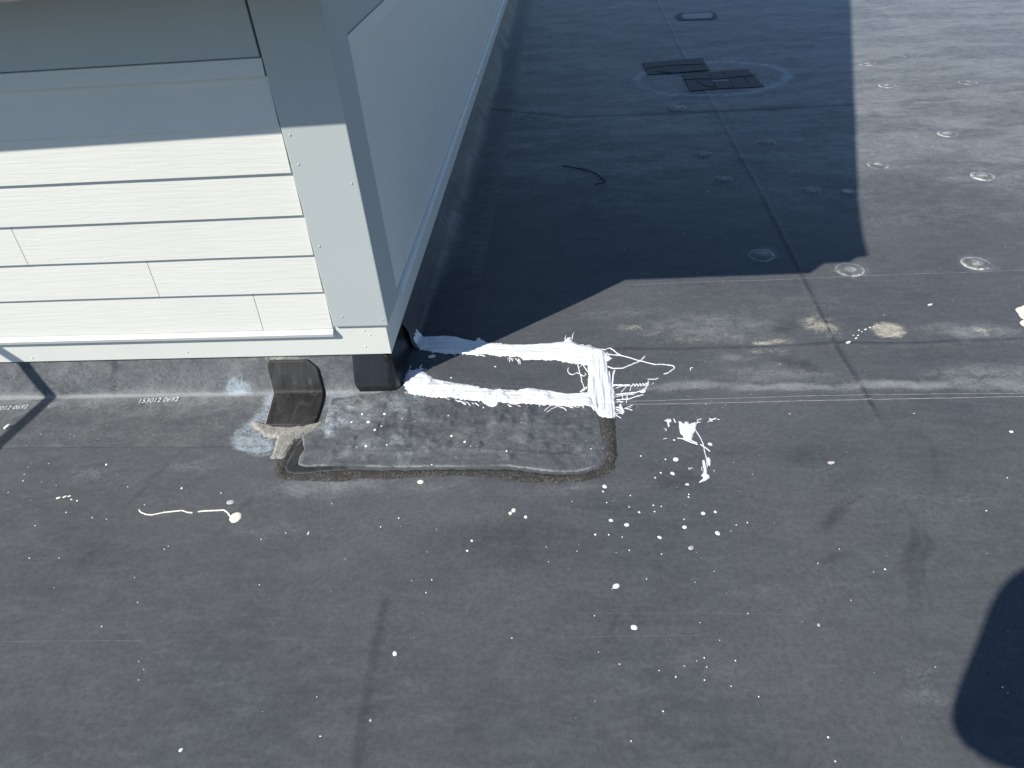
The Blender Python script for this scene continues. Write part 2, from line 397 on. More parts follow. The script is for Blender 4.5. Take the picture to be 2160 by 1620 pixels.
# front wall flashing: membrane turned up the curb under the skirt
def curb_y(z): return -.022+.22*z
def flashing(name, s_axis, prof, place, wob):
    nu, nv = len(s_axis), len(prof)
    S = np.repeat(np.asarray(s_axis)[:, None], nv, 1)
    A = np.repeat(np.array([p[0] for p in prof])[None, :], nu, 0); B = np.repeat(np.array([p[1] for p in prof])[None, :], nu, 0)
    V, at = place(S, A, B, wob)
    me = mesh_np(name, V.reshape(-1, 3), grid_faces(nu, nv))
    for nm, a in at.items(): attr(me, nm, a)
    return me
prof = [(-.30, .0012), (-.25, .002), (-.16, .0024), (-.10, .0026), (-.07, .0027), (-.050, .0030), (-.041, .0042), (-.0355, .0068), (-.0320, .0105), (-.0295, .0160), (-.0270, .024), (-.0235, .034), (-.0155, .052), (-.001, .08), (.0150, .11), (.0260, .135), (.029, .17)]
FRONT_Z = [p[1] for p in prof]; FRONT_Y = [p[0] for p in prof]
def front_place(S, A, B, wob):
    X = S; Y = A+(fbm(S*5, B*20, 61, 3)-.5)*.005*sstep(.004, .02, B)*(1-sstep(.08, .13, B)); Z = B+np.where(B < .004, roof_z(S, A), 0)+(fbm(S*4, A*4, 63, 2)-.5)*.0025*(B > .004)*(B < .1)
    n = fbm(S*6, B*14, 65, 4)
    dust_and_sheen = .20+.18*n*(B > .012)+.85*np.exp(-((A+.040)/.0085)**2)*(.55+.7*fbm(S*9, B, 66, 3))+.25*np.exp(-((A+.075)/.03)**2)  # pale crease term mixes chalk with a painted highlight on the bend
    dust_and_sheen = dust_and_sheen*np.where(X > -.55, .9, 1)
    tan = .75*np.exp(-((X+.42)/.10)**2-((B-.13)/.022)**2)+.30*np.exp(-((X+.85)/.10)**2-((B-.13)/.02)**2)
    chalk = .35*np.exp(-((X+.36)/.06)**2-((B-.09)/.03)**2)+.8*np.exp(-((X+.57)/.045)**2-((A+.03)/.02)**2)+.35*np.exp(-((X+.28)/.10)**2-((A+.05)/.02)**2)
    # dark rubbed streaks and the sheet's lapped edge
    clean_and_shade = .9*np.exp(-((X+1.02-.25*(B-.07))/.012)**2)*(B > .02)+.5*np.exp(-((X+.32)/.12)**2-((B-.05)/.018)**2)
    # the roof's own marks continue on to the turned-up strip
    d2, t2, c2, _ = roof_attrs(X, A)
    flat = (B < .004)
    dust_and_sheen = np.where(flat, np.maximum(dust_and_sheen, d2), dust_and_sheen); chalk = np.where(flat, np.maximum(chalk, c2), chalk); tan = np.where(flat, np.maximum(tan, t2*.5), tan)
    return np.stack([X, Y, Z], -1), dict(dust_and_sheen=dust_and_sheen, tan=tan, chalk=chalk, clean_and_shade=clean_and_shade)
fs = np.concatenate([np.arange(-3.2, -1.75, .1), np.arange(-1.75, -.025, .0085)])
me = flashing('wall_flashing', fs, prof, front_place, 0)
link('wall_flashing', me, M_ROOF, roof)
# side wall flashing: a soft cove with wrinkles
prof = SIDE_PROF = [(.215, .0002), (.209, .0016), (.16, .0022), (.11, .0030), (.085, .0048), (.067, .0085), (.053, .0140), (.041, .0220), (.031, .032), (.022, .046), (.013, .064), (.005, .084), (-.009, .106), (-.020, .122), (-.026, .140), (-.027, .175)]
def side_place(S, A, B, wob):
    far = sstep(.3, 1.3, S)
    wr = (fbm(S*4.2, A*6, 71, 3)-.5)
    fold = np.maximum(0, fbm(S*2.3, A*0+3.1, 74, 2)-.56)*4
    q_ = np.where((B > .0025) & (A > 0), .25+.75*far, 1.0)
    X = A*q_+(wr*.016+fold*.010)*(.35+far)*sstep(.004, .03, B)*(1-sstep(.07, .112, B))
    Z = B+wr*.008*sstep(.004, .02, B)*far+np.where(B < .005, roof_z(A, S), roof_z(A, S)*(1-sstep(0, .06, B)))
    n = fbm(S*7, B*30, 75, 4)
    dust_and_sheen = .10+.40*n*far*np.exp(-((B-.03)/.04)**2)+.2*n*(B > .05)*far  # pale cove band paints in the sky highlights away from the corner
    z0 = np.zeros_like(X)
    return np.stack([X, S, Z], -1), dict(dust_and_sheen=dust_and_sheen, tan=z0, chalk=z0, clean_and_shade=.6*(1-far))  # shade near the wall corner painted in as darker colour
ss = np.concatenate([np.arange(.215, 2.2, .011), np.arange(2.2, 7, .02), np.arange(7, 9.0, .1)])
me = flashing('wall_flashing', ss, prof, side_place, 0)
link('wall_flashing', me, M_ROOF, roof)

# ground-hugging sheets, coatings and smears as height fields
def field_mesh(name, poly, cell, hfun, mat, parent=None, jitter=.0, base=None, z0=.0006, extra=None):
    """poly: world outline; hfun(X,Y,d) height over the roof, d = distance inside the edge"""
    P = np.array(poly); lo = P.min(0)-cell*3-jitter; hi = P.max(0)+cell*3+jitter
    ax = np.arange(lo[0], hi[0], cell); ay = np.arange(lo[1], hi[1], cell)
    X, Y = np.meshgrid(ax, ay, indexing='ij')
    Xj, Yj = X, Y
    if jitter:
        Xj = X+(fbm(X*60, Y*60, 91, 3)-.5)*2*jitter; Yj = Y+(fbm(X*60, Y*60, 97, 3)-.5)*2*jitter
    d = sdist(Xj, Yj, poly)
    if extra is not None: d = extra(X, Y, d)
    H = hfun(X, Y, np.maximum(d, 0))
    zb = roof_z(X, Y) if base is None else base(X, Y)
    Z = zb+z0+np.where(d > 0, H, -.0016)
    keep = d > -cell*.75
    m = keep[:-1, :-1] & keep[1:, :-1] & keep[1:, 1:] & keep[:-1, 1:]
    Fq = grid_faces(len(ax), len(ay), m)
    used = np.unique(Fq); remap = np.full(len(ax)*len(ay), -1); remap[used] = np.arange(len(used))
    V = np.stack([X, Y, Z], -1).reshape(-1, 3)[used]
    org = V.mean(0); org[2] = V[:, 2].min(); V = V-org
    me = mesh_np(name, V, remap[Fq])
    o = link(name, me, mat, parent)
    o.location = org
    return o, (X.ravel()[used], Y.ravel()[used])
BUMPS = [(*G(px, py), r, h) for px, py, r, h in [(905, 884, .018, .004), (1039, 893, .016, .004), (1076, 893, .02, .005), (1205, 915, .016, .006), (1191, 945, .018, .005), (800, 930, .016, .005), (741, 940, .012, .004), (1064, 935, .03, .004), (1000, 900, .022, .004), (1160, 890, .02, .004), (860, 945, .014, .004), (1225, 975, .02, .004), (960, 960, .016, .003), (1120, 965, .018, .004), (1150, 925, .014, .004), (786, 858, .028, .0015)]]
RIDGE = GL([(700, 955), (830, 958), (960, 948), (1060, 952), (1180, 962), (1250, 962)])
def patch_h(X, Y, d):
    lump = np.maximum(0, fbm(X*20, Y*22, 31, 4)-.52)*.030+np.maximum(0, .40-fbm(X*22, Y*26, 35, 3))*-.012
    ripple = .0011*np.sin(fbm(X*5, Y*7, 37, 3)*40)
    for bx_, by_, br, bh in BUMPS:
        r2 = np.hypot(X-bx_, (Y-by_)*1.2)/br
        lump = lump+bh*np.exp(-r2**2)-bh*.45*np.exp(-(r2*2.2)**2)
    lump = lump+.0035*np.exp(-(seg_dist(X, Y, RIDGE)/.006)**2)
    return .0032*sstep(0, .004, d)+(lump+ripple*.4)*sstep(0, .03, d)
SPX = [p[0] for p in SIDE_PROF][::-1]; SPZ = [p[1] for p in SIDE_PROF][::-1]
def surf(x, y):
    """height of whatever lies on the roof at a point"""
    X = np.array([x]); Y = np.array([y]); z = roof_z(X, Y)
    d = sdist(X, Y, PATCH)
    if d[0] > 0: z = z+patch_h(X, Y, d)+.0006
    if y > -.30 and x < -.03: z = z+.0028
    if y > .215 and x < .21: z = z+np.interp(x/(.25+.75*float(sstep(.3, 1.3, np.array(y)))), SPX, SPZ)*.9+.001
    return float(z[0])
def surf_arr(X, Y):
    d = sdist(X, Y, PATCH)
    z = roof_z(X, Y)+np.where(d > 0, patch_h(X, Y, np.maximum(d, 0))+.0006, 0)
    z = z+np.where((Y > -.30) & (X < -.03), .0028, 0)+np.where((Y > .215) & (X < .21), np.minimum(np.interp(X/(.25+.75*sstep(.3, 1.3, Y)), SPX, SPZ), .03)+.001, 0)
    return z
big, (ux, uy) = field_mesh('repair_sheet', PATCH, .004, patch_h, M_ROOF, None, .003, base=lambda X, Y: roof_z(X, Y)+np.where((Y > -.3) & (X < -.03), .0024, 0))
tag(big, 'large rough black membrane repair sheet glued in front of the wall corner', 'patch')
n1 = fbm(ux*11, uy*14, 44, 4)
dd, dt, dc, dl = roof_attrs(ux, uy)
edge = sdist(ux, uy, PATCH)
attr(big.data, 'dust_and_sheen', np.clip(.12+.30*(n1-.3)+dd*.40+.55*np.exp(-(edge/.004)**2)*(uy < -.25)*sstep(.35, .65, fbm(ux*9, uy*9, 47, 3)), 0, 1)); attr(big.data, 'tan', dt*.2)
attr(big.data, 'chalk', dc*.6+.25*sstep(.5, .7, n1)*(ux < .1)); attr(big.data, 'clean_and_shade', np.clip((.45-n1)*2.2, 0, .8))

# brown gritty sealant strip round the repair sheet
STRIP = GL([(582, 966), (577, 990), (584, 1007), (597, 1013), (634, 1014), (678, 1016), (723, 1018), (743, 1011), (819, 1012), (875, 1008), (900, 1007), (967, 1003), (1033, 1008), (1100, 1017), (1167, 1018), (1233, 1015),
            (1273, 1005), (1297, 990), (1303, 960), (1300, 923), (1297, 878), (1267, 878), (1273, 923), (1280, 957), (1274, 977), (1258, 990), (1217, 999), (1167, 1000), (1117, 994), (1067, 989), (967, 990), (800, 993), (734, 992), (650, 998), (616, 999), (604, 996), (602, 986), (611, 966), (622, 945), (640, 925), (622, 915), (605, 930)])
o, _ = field_mesh('sealant_strip', STRIP, .0032, lambda X, Y, d: .0042*sstep(0, .014, d)+(fbm(X*90, Y*90, 51, 2)-.5)*.0022, M_GRIT, None, .004)
tag(o, 'gritty dark brown sealant strip bordering the repair sheet on three sides', 'sealant')
o, _ = field_mesh('primer_band', GL([(612, 968), (622, 945), (640, 922), (642, 949), (630, 972), (630, 981), (645, 986), (722, 984), (738, 990), (650, 996), (616, 997), (606, 993), (604, 984)]), .004,
                  lambda X, Y, d: .0016*sstep(0, .004, d), M_PATCH, None, .002)
tag(o, 'smooth dark primer band between the sealant strip and the sheet corner', 'sealant')
SMEAR = GL([(529, 887), (542, 889), (563, 896), (585, 900), (609, 901), (640, 899), (667, 893), (681, 888), (686, 892), (669, 908), (648, 917), (637, 923), (625, 930), (614, 946), (602, 967), (593, 971), (584, 967), (571, 968), (579, 946), (584, 926), (560, 922), (542, 909), (532, 898)])
o, _ = field_mesh('sealant_smear', SMEAR, .0032, lambda X, Y, d: .0062*sstep(0, .010, d)+(fbm(X*40, Y*40, 53, 3)-.5)*.005*sstep(0, .01, d), M_SMEAR, None, .004,
                  base=lambda X, Y: roof_z(X, Y)+.0030)
tag(o, 'pale grey cracked sealant smear below the small black patch', 'sealant')

# small black rubber patch folded over the crease
def folded_patch():
    nu, nr = 26, 34
    L = [(566, 786), (573, 800), (583, 825), (581, 840), (573, 868), (563, 897)]
    R = [(664, 778), (674, 797), (680, 822), (679, 846), (672, 879), (665, 900)]
    fl = on_plane(566, 782, 1, .0)[0]
    xs_top = (FW(566, 780)[0], FW(668, 778)[0]); xs_cr = (G(583, 826)[0], G(681, 823)[0]); xs_bo = (G(563, 897)[0], G(665, 899)[0]); yb = G(610, 899)[1]
    # path down the curb and over the bend: (y, z) with arc parameter
    path = [(.0150, .112), (.0060, .095), (-.0040, .075), (-.0140, .055), (-.0225, .036), (-.0268, .024), (-.0300, .0150), (-.0335, .0085), (-.0395, .0048), (-.055, .0032), (-.10, .0028), (-.16, .0028), (yb*.5-.08, .0028), (yb, .0028)]
    P = np.array(path); s = np.concatenate([[0], np.cumsum(np.hypot(*np.diff(P, axis=0).T))]); T = np.linspace(0, s[-1], nr)
    Yp = np.interp(T, s, P[:, 0]); Zp = np.interp(T, s, P[:, 1])
    sc = s[7]
    V = []
    for t, y, z in zip(T, Yp, Zp):
        if t < sc: k = t/sc; x0 = xs_top[0]*(1-k)+xs_cr[0]*k; x1 = xs_top[1]*(1-k)+xs_cr[1]*k
        else: k = (t-sc)/(s[-1]-sc); x0 = xs_cr[0]*(1-k)+xs_bo[0]*k; x1 = xs_cr[1]*(1-k)+xs_bo[1]*k
        x0 += max(0, .014-t)*.9; x1 -= max(0, .030-t)*.95
        x1 += .012*math.sin(math.pi*t/s[-1])
        for i in range(nu):
            u = i/(nu-1); x = x0+(x1-x0)*u
            e = min(u, 1-u)*(x1-x0)
            zz = z+(roof_z(np.array([x]), np.array([y]))[0] if z < .006 else 0)
            off = .0038-.0012*(e < .001)+.0015*(fbm(np.array([x*40]), np.array([t*40]), 81, 3)[0]-.5)
            n = Vector((0, -.96, .28)) if t < sc*.86 else (Vector((0, -.7, .7)) if t < sc*1.06 else Vector((0, 0, 1)))
            yy = y-(.006*math.sin(u*math.pi) if t > s[-1]*.97 else 0)
            V.append((x+n.x*off, yy+n.y*off, zz+n.z*off))
    me = mesh_np('rubber_patch', np.array(V), grid_faces(nr, nu))
    o = link('rubber_patch', me, M_PATCH)
    md = o.modifiers.new('thickness', 'SOLIDIFY'); md.thickness = .0028; md.offset = 1
    # rim of old adhesive along both long edges
    for side in (0, nu-1):
        pts = [Vector(V[r*nu+side])+Vector((-.002 if side == 0 else .002, 0, -.0012)) for r in range(8, nr)]
        ribbon('adhesive_rim', [(p.x, p.y) for p in pts], [.0026]*len(pts), M_BEADWHITE if side == 0 else M_TAPE, o, zs=[p.z for p in pts], h=.0012)
    return tag(o, 'small smooth black rubber patch folded over the wall base crease', 'patch')

def ribbon(name, pts, rad, mat, parent=None, zs=None, h=None, seg=5, lift=.0):
    """a half-round bead lying on the roof along a world polyline, as one mesh"""
    n = len(pts); V = []; prev = None
    for i, (x, y) in enumerate(pts):
        a = Vector(pts[max(i-1, 0)]); b = Vector(pts[min(i+1, n-1)]); d = (b-a)
        d = d.normalized() if d.length > 1e-9 else Vector((1, 0)); nrm = Vector((-d.y, d.x))
        z = (surf(x, y) if zs is None else zs[i])+lift; r = rad[i]; hh = r*.8 if h is None else h
        for k in range(seg):
            t = math.pi*k/(seg-1); c = math.cos(t); V.append((x+nrm.x*c*r, y+nrm.y*c*r, z-.0004+hh*math.sin(t)+.0003))
    me = mesh_np(name, np.array(V), grid_faces(n, seg))
    o = link(name, me, mat, parent)
    return o
def wob_line(px_pts, r, step=2.0, wob=.8, zig=None, taper=True):
    """resample a traced line, with small wobble; r in photo pixels -> metres"""
    P = np.array(px_pts, float); s = np.concatenate([[0], np.cumsum(np.hypot(*np.diff(P, axis=0).T))])
    n = max(3, int(s[-1]/step)); T = np.linspace(0, s[-1], n)
    X = np.interp(T, s, P[:, 0]); Y = np.interp(T, s, P[:, 1])
    X += (rng.random(n)-.5)*wob; Y += (rng.random(n)-.5)*wob
    if zig: Y += zig[0]*np.sin(T/zig[1]*2*math.pi)
    W = [G(x, y) for x, y in zip(X, Y)]
    sc = abs(G(X[0]+1, Y[0])[0]-G(X[0], Y[0])[0])
    R = np.full(n, r*sc)*(.75+.5*rng.random(n))
    if taper: R *= np.clip(np.minimum(np.arange(n)+1, n-np.arange(n)+1)/3, .45, 1)
    return W, list(R)
folded_patch()

# preformed glossy corner boot
def corner_boot():
    path = []                                        # (x, y, nx, ny) round the outside corner
    xc, yc, r = -.006, -.024, .030
    for x in np.linspace(-.150, xc-r, 10): path.append((x, yc, 0, -1))
    for a in np.linspace(-90, 0, 9)[1:]:
        t = math.radians(a); path.append((xc-r+r*math.cos(t), yc+r+r*math.sin(t), math.cos(t), math.sin(t)))
    for y in np.linspace(yc+r+.01, .24, 9): path.append((xc, y, 1, 0))
    zs = [.1250, .120, .108, .09, .06, .045, .034, .024, .017, .011, .0075, .0055]
    V = []
    for i, (x, y, nx, ny) in enumerate(path):
        corner = 1-min(1, abs(i-14)/9)
        cutx = max(0, 4-i)
        for j, z in enumerate(zs):
            z_ = max(z, .020); fy = float(np.interp(z_, FRONT_Z, FRONT_Y))               # the turned-up membrane behind it
            lean = (yc-fy)                                        # how far it leans back at this height
            off = .0060*(1-z*3)+.006*math.exp(-z/.008)
            off += lean*(-ny if ny < 0 else 0)-.13*z*max(nx, 0)*(1 if ny == 0 else nx)
            off += .0012*math.sin(i*.8+z*70)*math.sin(z*30)*corner
            xx = x
            if i == 0: xx = x-.004*(z/.19)+.020*max(0, 1-z/.03)
            V.append((xx+nx*off, y+ny*off, z+.001))
    me = mesh_np('corner_boot', np.array(V), grid_faces(len(path), len(zs)))
    o = link('corner_boot', me, M_BOOT); md = o.modifiers.new('thickness', 'SOLIDIFY'); md.thickness = .002; md.offset = 0
    ss_ = o.modifiers.new('smooth', 'SUBSURF'); ss_.levels = 1; ss_.render_levels = 2
    return tag(o, 'glossy black rubber corner boot moulded round the foot of the wall corner', 'flashing')
corner_boot()

# ------------------------------------------------------------------ the clad rooftop building
B = tag(empty('rooftop_building', (0, 0, 0)), 'cream lap-sided rooftop building with grey corner boards, seen at its corner', 'building')
XL, YB = -3.4, 9.0
Z0, EXP = .248, .130
rows = [Z0+EXP*k for k in range(7)]
bm = bmesh.new()
core = [(.032, 0.0), (YB, 0.0), (YB, 1.60), (4.5, 3.4), (.032, 1.55)]
box_o = prism_x('sheathing', core, XL, -.032, M_DARKCORE, B)
def plank(x0, x1, z0, z1, side=False, last=False):
    """one lap board: bottom edge proud, top tucked under the next; local X runs along the board"""
    L = x1-x0; H = z1-z0+(.0 if last else .018)
    yb, yt, ybk = .0060, .0172, .0203
    if side: yb = .0010
    yb += random.uniform(-.0006, .0006)
    n = max(2, int(L/.25)); V = []; 
    for i in range(n+1):
        x = L*i/n; wz = (random.random()-.5)*.0012
        for (y, z) in ((yb+.0007, wz), (yb, wz+.0012), (yb+(yt-yb)*.5, H*.5), (yt, H), (ybk, H), (ybk-.006, wz)): V.append((x, y, z))
    Fq = []
    for i in range(n):
        for k in range(6):
            a = i*6+k; b_ = i*6+(k+1) % 6; Fq.append((a, a+6, b_+6, b_))
    V = np.array(V); me = bpy.data.meshes.new('siding_plank')
    me.from_pydata([tuple(v) for v in V], [], Fq+[tuple(range(5, -1, -1))[::1], tuple(n*6+k for k in range(6))])
    me.update()
    o = link('siding_plank', me, M_SIDING, B)
    if side: o.location = (-.004, x0, z0); o.rotation_euler = (0, 0, math.pi/2)
    else: o.location = (x0, 0, z0)
    return o
WB = .184
xe = -WB-.0050
for k in range(6):
    z0 = rows[k] if k else .238
    joints = {0: [-.4265], 1: [-.7345], 2: [-1.123]}.get(k, [])
    xs = [XL]+joints+[xe-random.uniform(0, .002)]
    for a, b_ in zip(xs[:-1], xs[1:]):
        plank(a+(.0011 if a > XL else 0), b_-(.0011 if b_ in joints else 0), z0, rows[k+1], False)
for k in range(6):
    z0 = rows[k] if k else .268
    joints = {0: [.375, 4.0], 1: [3.0], 2: [1.4, 5.0], 3: [4.2], 4: [1.94, 5.6], 5: [3.3]}[k]
    ys = [.1805+.0025]+joints+[YB]
    for a, b_ in zip(ys[:-1], ys[1:]): plank(a+.001, b_-.001, z0, rows[k+1], True)
# narrow band above the top lap, then the smooth frieze
bandp = [(.0015, 1.029), (-.0005, 1.031), (.0075, 1.073), (.0195, 1.075), (.0195, 1.029)]
prism_x('band_board', bandp, XL, xe, M_SIDING, B)
o = prism_x('band_board', bandp, -YB+0, -.1845, M_SIDING, B); o.rotation_euler = (0, 0, math.pi/2)
# (mirrored along the side wall: local x -> world y)
for v in o.data.vertices: v.co.x = -v.co.x
o.data.flip_normals(); o.location = (-.004, 0, 0)
box('frieze_board', (XL, .010, 1.0765), (xe-.003, .030, 1.50), M_TRIM, B)
box('frieze_board', (-.030, .187, 1.0765), (-.014, YB, 1.50), M_TRIM, B)
box('frieze_batten', (xe-.030, .0065, 1.079), (xe-.0035, .0098, 1.50), M_TRIM, B, .0008)
cbf = box('corner_board', (-WB, 0, Z0), (0, .0205, 1.498), M_TRIM, B, .0035)
cbs = box('corner_board', (-.0205, .0212, Z0+.001), (-.0007, .1805, 1.498), M_TRIM, B, .0018)
skf = box('skirt_flashing', (XL, .012, .1285), (-.0125, .0300, .2475), M_SKIRT, B, .0012)
sks = box('skirt_flashing', (-.0300, .0302, .1290), (-.0128, YB, .2725), M_SKIRT, B, .0012)
# drip strips at the foot of the boards
prism_x('drip_strip', [(-.0035, .2125), (-.0085, .2265), (-.0060, .2290), (.0035, .2365), (.0115, .2365), (.0115, .2125)], XL, -.1885, M_WHITEMETAL, B, .0006)
for y0, y1 in ((.1835, 2.885), (2.905, YB)):
    o = prism_x('drip_strip', [(.0165, .250), (.0165, .262), (.0140, .2645), (.004, .2695), (-.0125, .2695), (-.0125, .250)], 0, y1-y0, M_WHITEMETAL, B, .0006)
    for v in o.data.vertices: x, y, z = v.co; v.co = Vector((y, x, z))
    o.data.flip_normals(); o.location = (-.002, y0, 0)
def nail(parent, x, y, z, facing='f'):
    bm = bmesh.new(); bmesh.ops.create_uvsphere(bm, u_segments=10, v_segments=6, radius=.0036)
    for v in bm.verts: v.co.y *= .45
    me = bpy.data.meshes.new('nail_head'); bm.to_mesh(me); bm.free()
    me.polygons.foreach_set('use_smooth', [True]*len(me.polygons))
    o = link('nail_head', me, M_TRIM if parent in (cbf, cbs) else M_SKIRT, parent); o.location = (x, y, z); return o
for px, py in [(612, 285), (742, 387), (674, 520), (722, 668), (808, 675), (630, 347)]:
    p = FW(px, py); nail(cbf, p[0], -.0002, p[2])
for px, py in [(68, 755), (395, 743), (768, 697), (780, 707), (771, 731), (647, 708)]:
    p = FW(px, py, .012); nail(skf, p[0], .0118, min(p[2], .236))
# eaves: soffit, box gutter with stepped face, gable roof (above and beside the frame; they cast the big shade)
MS = .432
XE = .38
gut = prism_x('eave_gutter', [(-.290, 1.292), (-.276, 1.386), (-.361, 1.490), (-.352, 1.525), (-.385, 1.585), (-.26, 1.60), (-.20, 1.52), (-.20, 1.292)], XL-.2, XE, M_GUTTER, B)
for v in gut.data.vertices:
    if v.co.x < 0: v.co.z -= .0145*(XE-XL+.2)          # the eave is not quite level
box('soffit', (XL-.2, -.1995, 1.296), (-.0135, .0095, 1.308), M_SOFFIT, B, 0)
zr = 1.721+4.47*MS
prism_x('roof_slope', [(-.385, 1.587), (-.24, 1.625), (.03, 1.721), (4.5, zr), (4.5, zr-.06), (-.15, 1.56)], XL-.2, XE, M_SHINGLE, B)
prism_x('roof_slope', [(4.501, zr), (YB+.5, zr-(YB+.5-4.5)*MS), (YB+.5, zr-(YB+.5-4.5)*MS-.06), (4.501, zr-.06)], XL-.2, XE, M_SHINGLE, B)
prism_x('gable_wall', [(.0, 1.501), (YB, 1.501), (YB, 1.70), (4.5, zr-.09), (.0, 1.60)], -.030, -.012, M_SIDING, B)

# ------------------------------------------------------------------ white roof coating
C_TOP = [(865, 704), (872, 708), (887, 706), (894, 713), (910, 712), (930, 710), (958, 712), (985, 717), (1003, 719), (1006, 713), (1014, 714), (1017, 720), (1030, 724), (1060, 725), (1110, 727), (1164, 724), (1189, 719), (1196, 713), (1203, 711), (1208, 720), (1222, 727), (1240, 731), (1258, 736),
         (1272, 741), (1280, 748), (1291, 757), (1281, 763), (1282, 780), (1290, 802), (1296, 826), (1299, 850), (1299, 872), (1295, 884), (1281, 886), (1268, 880), (1256, 870), (1249, 862),
         (1224, 861), (1191, 858), (1155, 854), (1093, 855), (1053, 853), (1047, 860), (1033, 858), (1004, 847), (969, 844), (924, 840), (893, 836), (867, 834), (855, 820), (852, 806), (846, 789), (845, 777),
         (862, 780), (871, 782), (880, 780), (891, 784), (899, 789), (917, 799), (941, 806), (959, 810), (998, 814), (1022, 822), (1049, 825), (1070, 823), (1091, 825), (1113, 819), (1147, 822), (1180, 828), (1224, 828), (1241, 827),
         (1241, 810), (1243, 790), (1240, 771), (1213, 767), (1180, 761), (1124, 758), (1104, 759), (1098, 753), (1075, 752), (1035, 749), (987, 748), (947, 746), (909, 743), (882, 736), (873, 727), (868, 718)]
WC = GL(C_TOP)
def coat_d(X, Y, d):
    # brush-torn edge: fine tongues running along the strokes
    t = fbm(X*14, Y*150, 101, 3)-.5; u = fbm(X*170, Y*20, 103, 3)-.5
    gx_ = G(1265, 830)[0]; kx = sstep(-.10, -.03, X-gx_)
    return np.minimum(d+(t*(1-kx)+u*kx)*.012, X-.008+(t+u)*.01)
def coat_h(X, Y, d):
    gx_ = G(1240, 830)[0]; kx = sstep(-.02, .03, X-gx_)
    ridg = fbm(X*7, Y*120, 105, 3)*(1-kx)+fbm(X*130, Y*8, 107, 3)*kx
    furrow = (np.exp(-((np.modf(fbm(X*3, Y*34, 109, 2)*3)[0]-.5)/.05)**2)*(1-kx)+np.exp(-((np.modf(fbm(X*40, Y*3, 110, 2)*3)[0]-.5)/.05)**2)*kx)
    return .0048*sstep(0, .014, d)+(ridg-.5)*.0085*sstep(0, .01, d)-furrow*.0026*sstep(.003, .012, d)+.001
coat = empty('white_coating', (*G(1100, 830), 0))
tag(coat, 'thick brushed white coating in a U shape running out from the wall corner', 'coating')
def kid(o):
    o.parent = coat; o.matrix_parent_inverse = Matrix.Translation(-Vector(coat.location)); return o
o, _ = field_mesh('brush_stroke', WC, .0022, coat_h, M_WHITE, None, .0035, base=surf_arr, z0=.001, extra=coat_d); kid(o)
c3 = lambda pts: [(1120+x/5.4, 680+y/5.4) for x, y in pts]
strings = [
    ([(860, 310), (900, 305), (970, 350), (1030, 385), (1100, 400), (1200, 430), (1290, 450), (1400, 478), (1500, 480), (1580, 490), (1620, 495), (1640, 520), (1600, 550), (1560, 575), (1510, 588)], 1.3),
    ([(850, 366), (950, 375), (1030, 385)], 1.3), ([(860, 500), (930, 525), (1040, 525), (1150, 480), (1250, 440), (1300, 385)], 1.5), ([(960, 530), (938, 600), (930, 690), (945, 740)], 2.0),
    ([(920, 712), (1040, 715), (1130, 715)], 2.3), ([(960, 752), (1040, 725), (1090, 722), (1060, 760), (1025, 800)], 1.2), ([(1140, 715), (1130, 780)], 1.0),
    ([(960, 825), (1100, 805), (1200, 795), (1260, 775), (1310, 750), (1330, 700), (1340, 665)], 2.0), ([(1230, 780), (1290, 790), (1300, 770)], 3.2), ([(960, 848), (1080, 825), (1180, 815)], 1.2),
    ([(970, 885), (1120, 870), (1190, 845), (1280, 820)], 1.6), ([(1040, 830), (1052, 890)], 1.0), ([(1095, 830), (1105, 885)], 1.2), ([(1085, 840), (1090, 920)], .8), ([(980, 905), (1050, 905)], 1.6),
    ([(1020, 925), (1030, 970), (1060, 1025)], 3.6), ([(960, 1055), (1010, 1020), (1050, 1040)], 1.3), ([(960, 1020), (1040, 985), (1160, 935)], .9), ([(1070, 970), (1120, 980), (1160, 995)], 1.2),
    ([(1320, 640), (1420, 645), (1452, 630)], 1.1), ([(1375, 705), (1400, 680)], 1.1),
    ([(435, 505), (415, 540), (440, 580), (480, 590), (520, 565), (560, 580), (600, 610), (630, 590), (615, 570)], 1.1), ([(530, 455), (550, 540), (560, 580), (580, 640), (575, 660), (610, 740)], 1.1),
    ([(545, 510), (580, 480)], 1.0), ([(585, 470), (650, 560)], 1.2), ([(1850, 518), (1815, 525), (1820, 555)], 1.2), ([(400, 140), (388, 180), (410, 215)], 1.0), ([(490, 110), (475, 140), (470, 190)], 1.0),
    ([(250, 935), (190, 975), (150, 1010)], .9), ([(340, 945), (240, 985), (180, 1025)], .9), ([(570, 965), (605, 1000)], 1.0), ([(630, 285), (690, 265)], 1.0), ([(560, 790), (640, 735)], 3.0), ([(700, 290), (780, 310), (860, 330)], 1.2)]
for pts, r in strings:
    W, R = wob_line(c3(pts), r); kid(ribbon('drip_string', W, R, M_STRING))
W, R = wob_line(c3([(1140, 712), (1240, 708), (1345, 698)]), 1.3, .8, .2, (2.6, 6.8)); kid(ribbon('drip_string', W, R, M_STRING))
